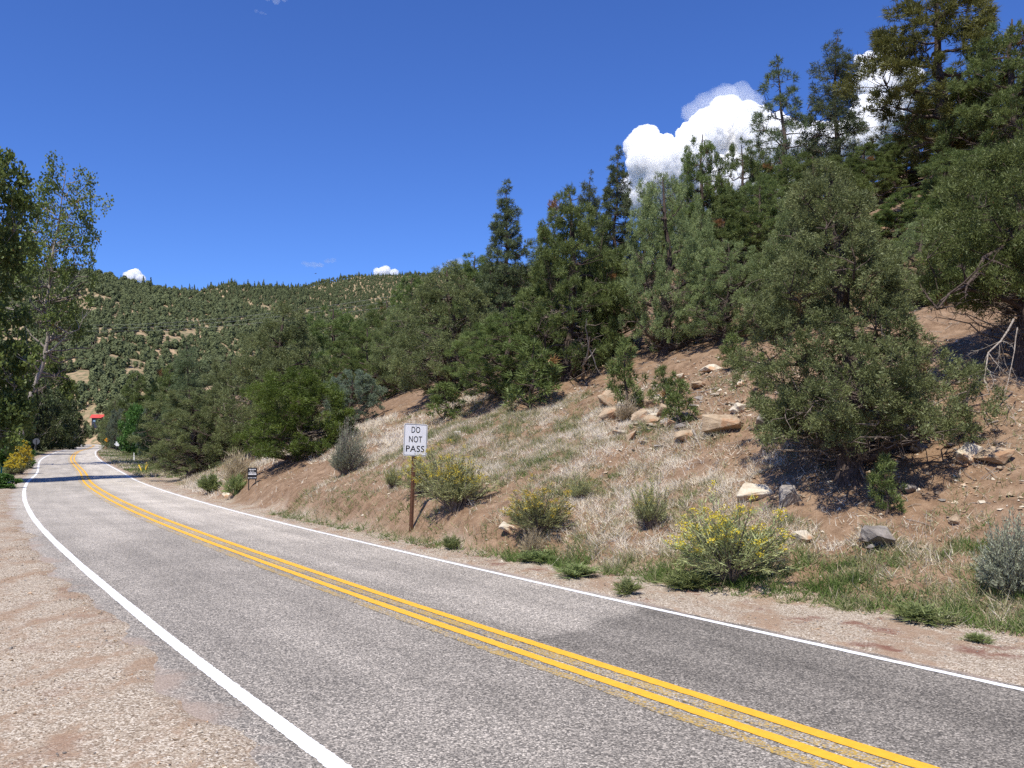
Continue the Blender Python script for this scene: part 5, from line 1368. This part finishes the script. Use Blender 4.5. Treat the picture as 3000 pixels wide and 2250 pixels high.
# ------------------------------------------------------------------ clouds
def cloud(label, blobs, voxel, disp, mat, seed, flat=1.0):
    """blobs: (x, y, z, radius); a union of puffs, roughened"""
    r = rng_(seed)
    c = np.array(blobs)[:, :3]; ctr = c.mean(0)
    bm = bmesh.new()
    for x, y, z, rad in blobs:
        kids = [(x, y, z, rad)]
        for _ in range(16):
            d = r.normal(size=3); d /= np.linalg.norm(d); d[2] = abs(d[2]) * .9 - .1
            kids.append((x + d[0] * rad * .75, y + d[1] * rad * .75, z + d[2] * rad * .75 * flat, rad * r.uniform(.18, .5)))
        for X, Y, Z, R in kids:
            bmesh.ops.create_icosphere(bm, subdivisions=2, radius=R, matrix=Matrix.Translation(Vector((X, Y, Z)) - Vector(ctr)) @ Matrix.Diagonal((1, 1, flat, 1)))
    me = bpy.data.meshes.new("cloud"); bm.to_mesh(me); bm.free(); me.materials.append(MAT[mat])
    o = thing("cloud", label, "cloud", ctr, 0, None, None, me)
    puff(o, voxel, disp)

def puff(o, voxel, disp):
    m = o.modifiers.new("union", 'REMESH'); m.mode = 'VOXEL'; m.voxel_size = voxel
    for k, (sc, st) in enumerate(((disp * 2.6, disp * 1.1), (disp * 1.0, disp * .8), (disp * .4, disp * .45))):
        t = bpy.data.textures.new("puff", 'CLOUDS'); t.noise_scale = sc; t.noise_depth = 3; t.noise_basis = 'ORIGINAL_PERLIN'
        d = o.modifiers.new("puff", 'DISPLACE'); d.texture = t; d.strength = st; d.mid_level = .5; d.texture_coords = 'GLOBAL'
CLOUDS = [
    ("large white cumulus cloud behind the slope's treetops", [(698, 4521, 1606, 85), (710, 4433, 1511, 124), (776, 4410, 1413, 176), (895, 4567, 1501, 141), (943, 4448, 1480, 141), (999, 4449, 1607, 124), (1122, 4587, 1676, 150), (1208, 4567, 1613, 176), (1305, 4462, 1557, 176), (1469, 4583, 1581, 168), (1570, 4507, 1536, 168), (1706, 4532, 1563, 168), (692, 4447, 1298, 124), (886, 4579, 1281, 212), (1086, 4534, 1342, 229), (1373, 4584, 1357, 229), (1157, 4571, 1783, 97), (1237, 4464, 1705, 106), (1042, 4475, 1709, 79)], 12, 62, 'cloud', 1),
    ('soft greyish cloud top rising above the large cumulus', [(987, 4637, 1799, 66), (1062, 4633, 1846, 74), (1152, 4618, 1878, 85), (1247, 4663, 1905, 85), (1338, 4719, 1880, 74), (1369, 4607, 1768, 63), (1198, 4733, 1827, 111), (1050, 4670, 1764, 81)], 11, 52, 'thin_cloud', 2),
    ('bright cumulus tower between the tall conifer and the ponderosa', [(1925, 4565, 2054, 69), (2029, 4659, 2067, 90), (2075, 4596, 1992, 108), (2143, 4566, 1970, 81), (1961, 4597, 1926, 126), (2089, 4638, 1885, 126), (1923, 4518, 1725, 144), (2146, 4687, 1809, 126), (1808, 4512, 1593, 144), (1803, 4646, 1527, 162), (2017, 4663, 1609, 162)], 12, 48, 'cloud', 3),
    ('small white cloud peeking over the near wooded ridge', [(-2618, 5884, 1143, 42), (-2659, 6069, 1193, 52), (-2574, 5968, 1149, 35)], 9, 28, 'cloud', 4),
    ('faint flat cloud floating above the far ridge', [(-1457, 6019, 1270, 21), (-1389, 5882, 1227, 24), (-1351, 5891, 1227, 28), (-1316, 5923, 1238, 31), (-1317, 6109, 1296, 26), (-1235, 5927, 1270, 21), (-1232, 6061, 1294, 14)], 8, 34, 'thin_cloud', 5, 0.6),
    ('bright white cloud sitting on the far ridge', [(-956, 6103, 1217, 33), (-896, 6106, 1230, 42), (-816, 5963, 1186, 31)], 9, 26, 'cloud', 6),
    ('white cloud half hidden behind the thicket at the far ridge', [(-497, 5965, 1220, 28), (-429, 6006, 1253, 38), (-373, 6066, 1280, 42)], 9, 28, 'thin_cloud', 7),
    ('wispy scrap of cloud near the top of the sky', [(-1492, 4922, 2528, 16), (-1503, 5050, 2582, 18), (-1480, 5059, 2578, 12)], 6, 30, 'thin_cloud', 8, 0.5),
    ('thin cloud touching the top edge of the picture', [(-1471, 5072, 2682, 24), (-1377, 4907, 2587, 27), (-1379, 5089, 2691, 24)], 8, 32, 'thin_cloud', 9, 0.6),
]

for _c in CLOUDS: cloud(*_c)
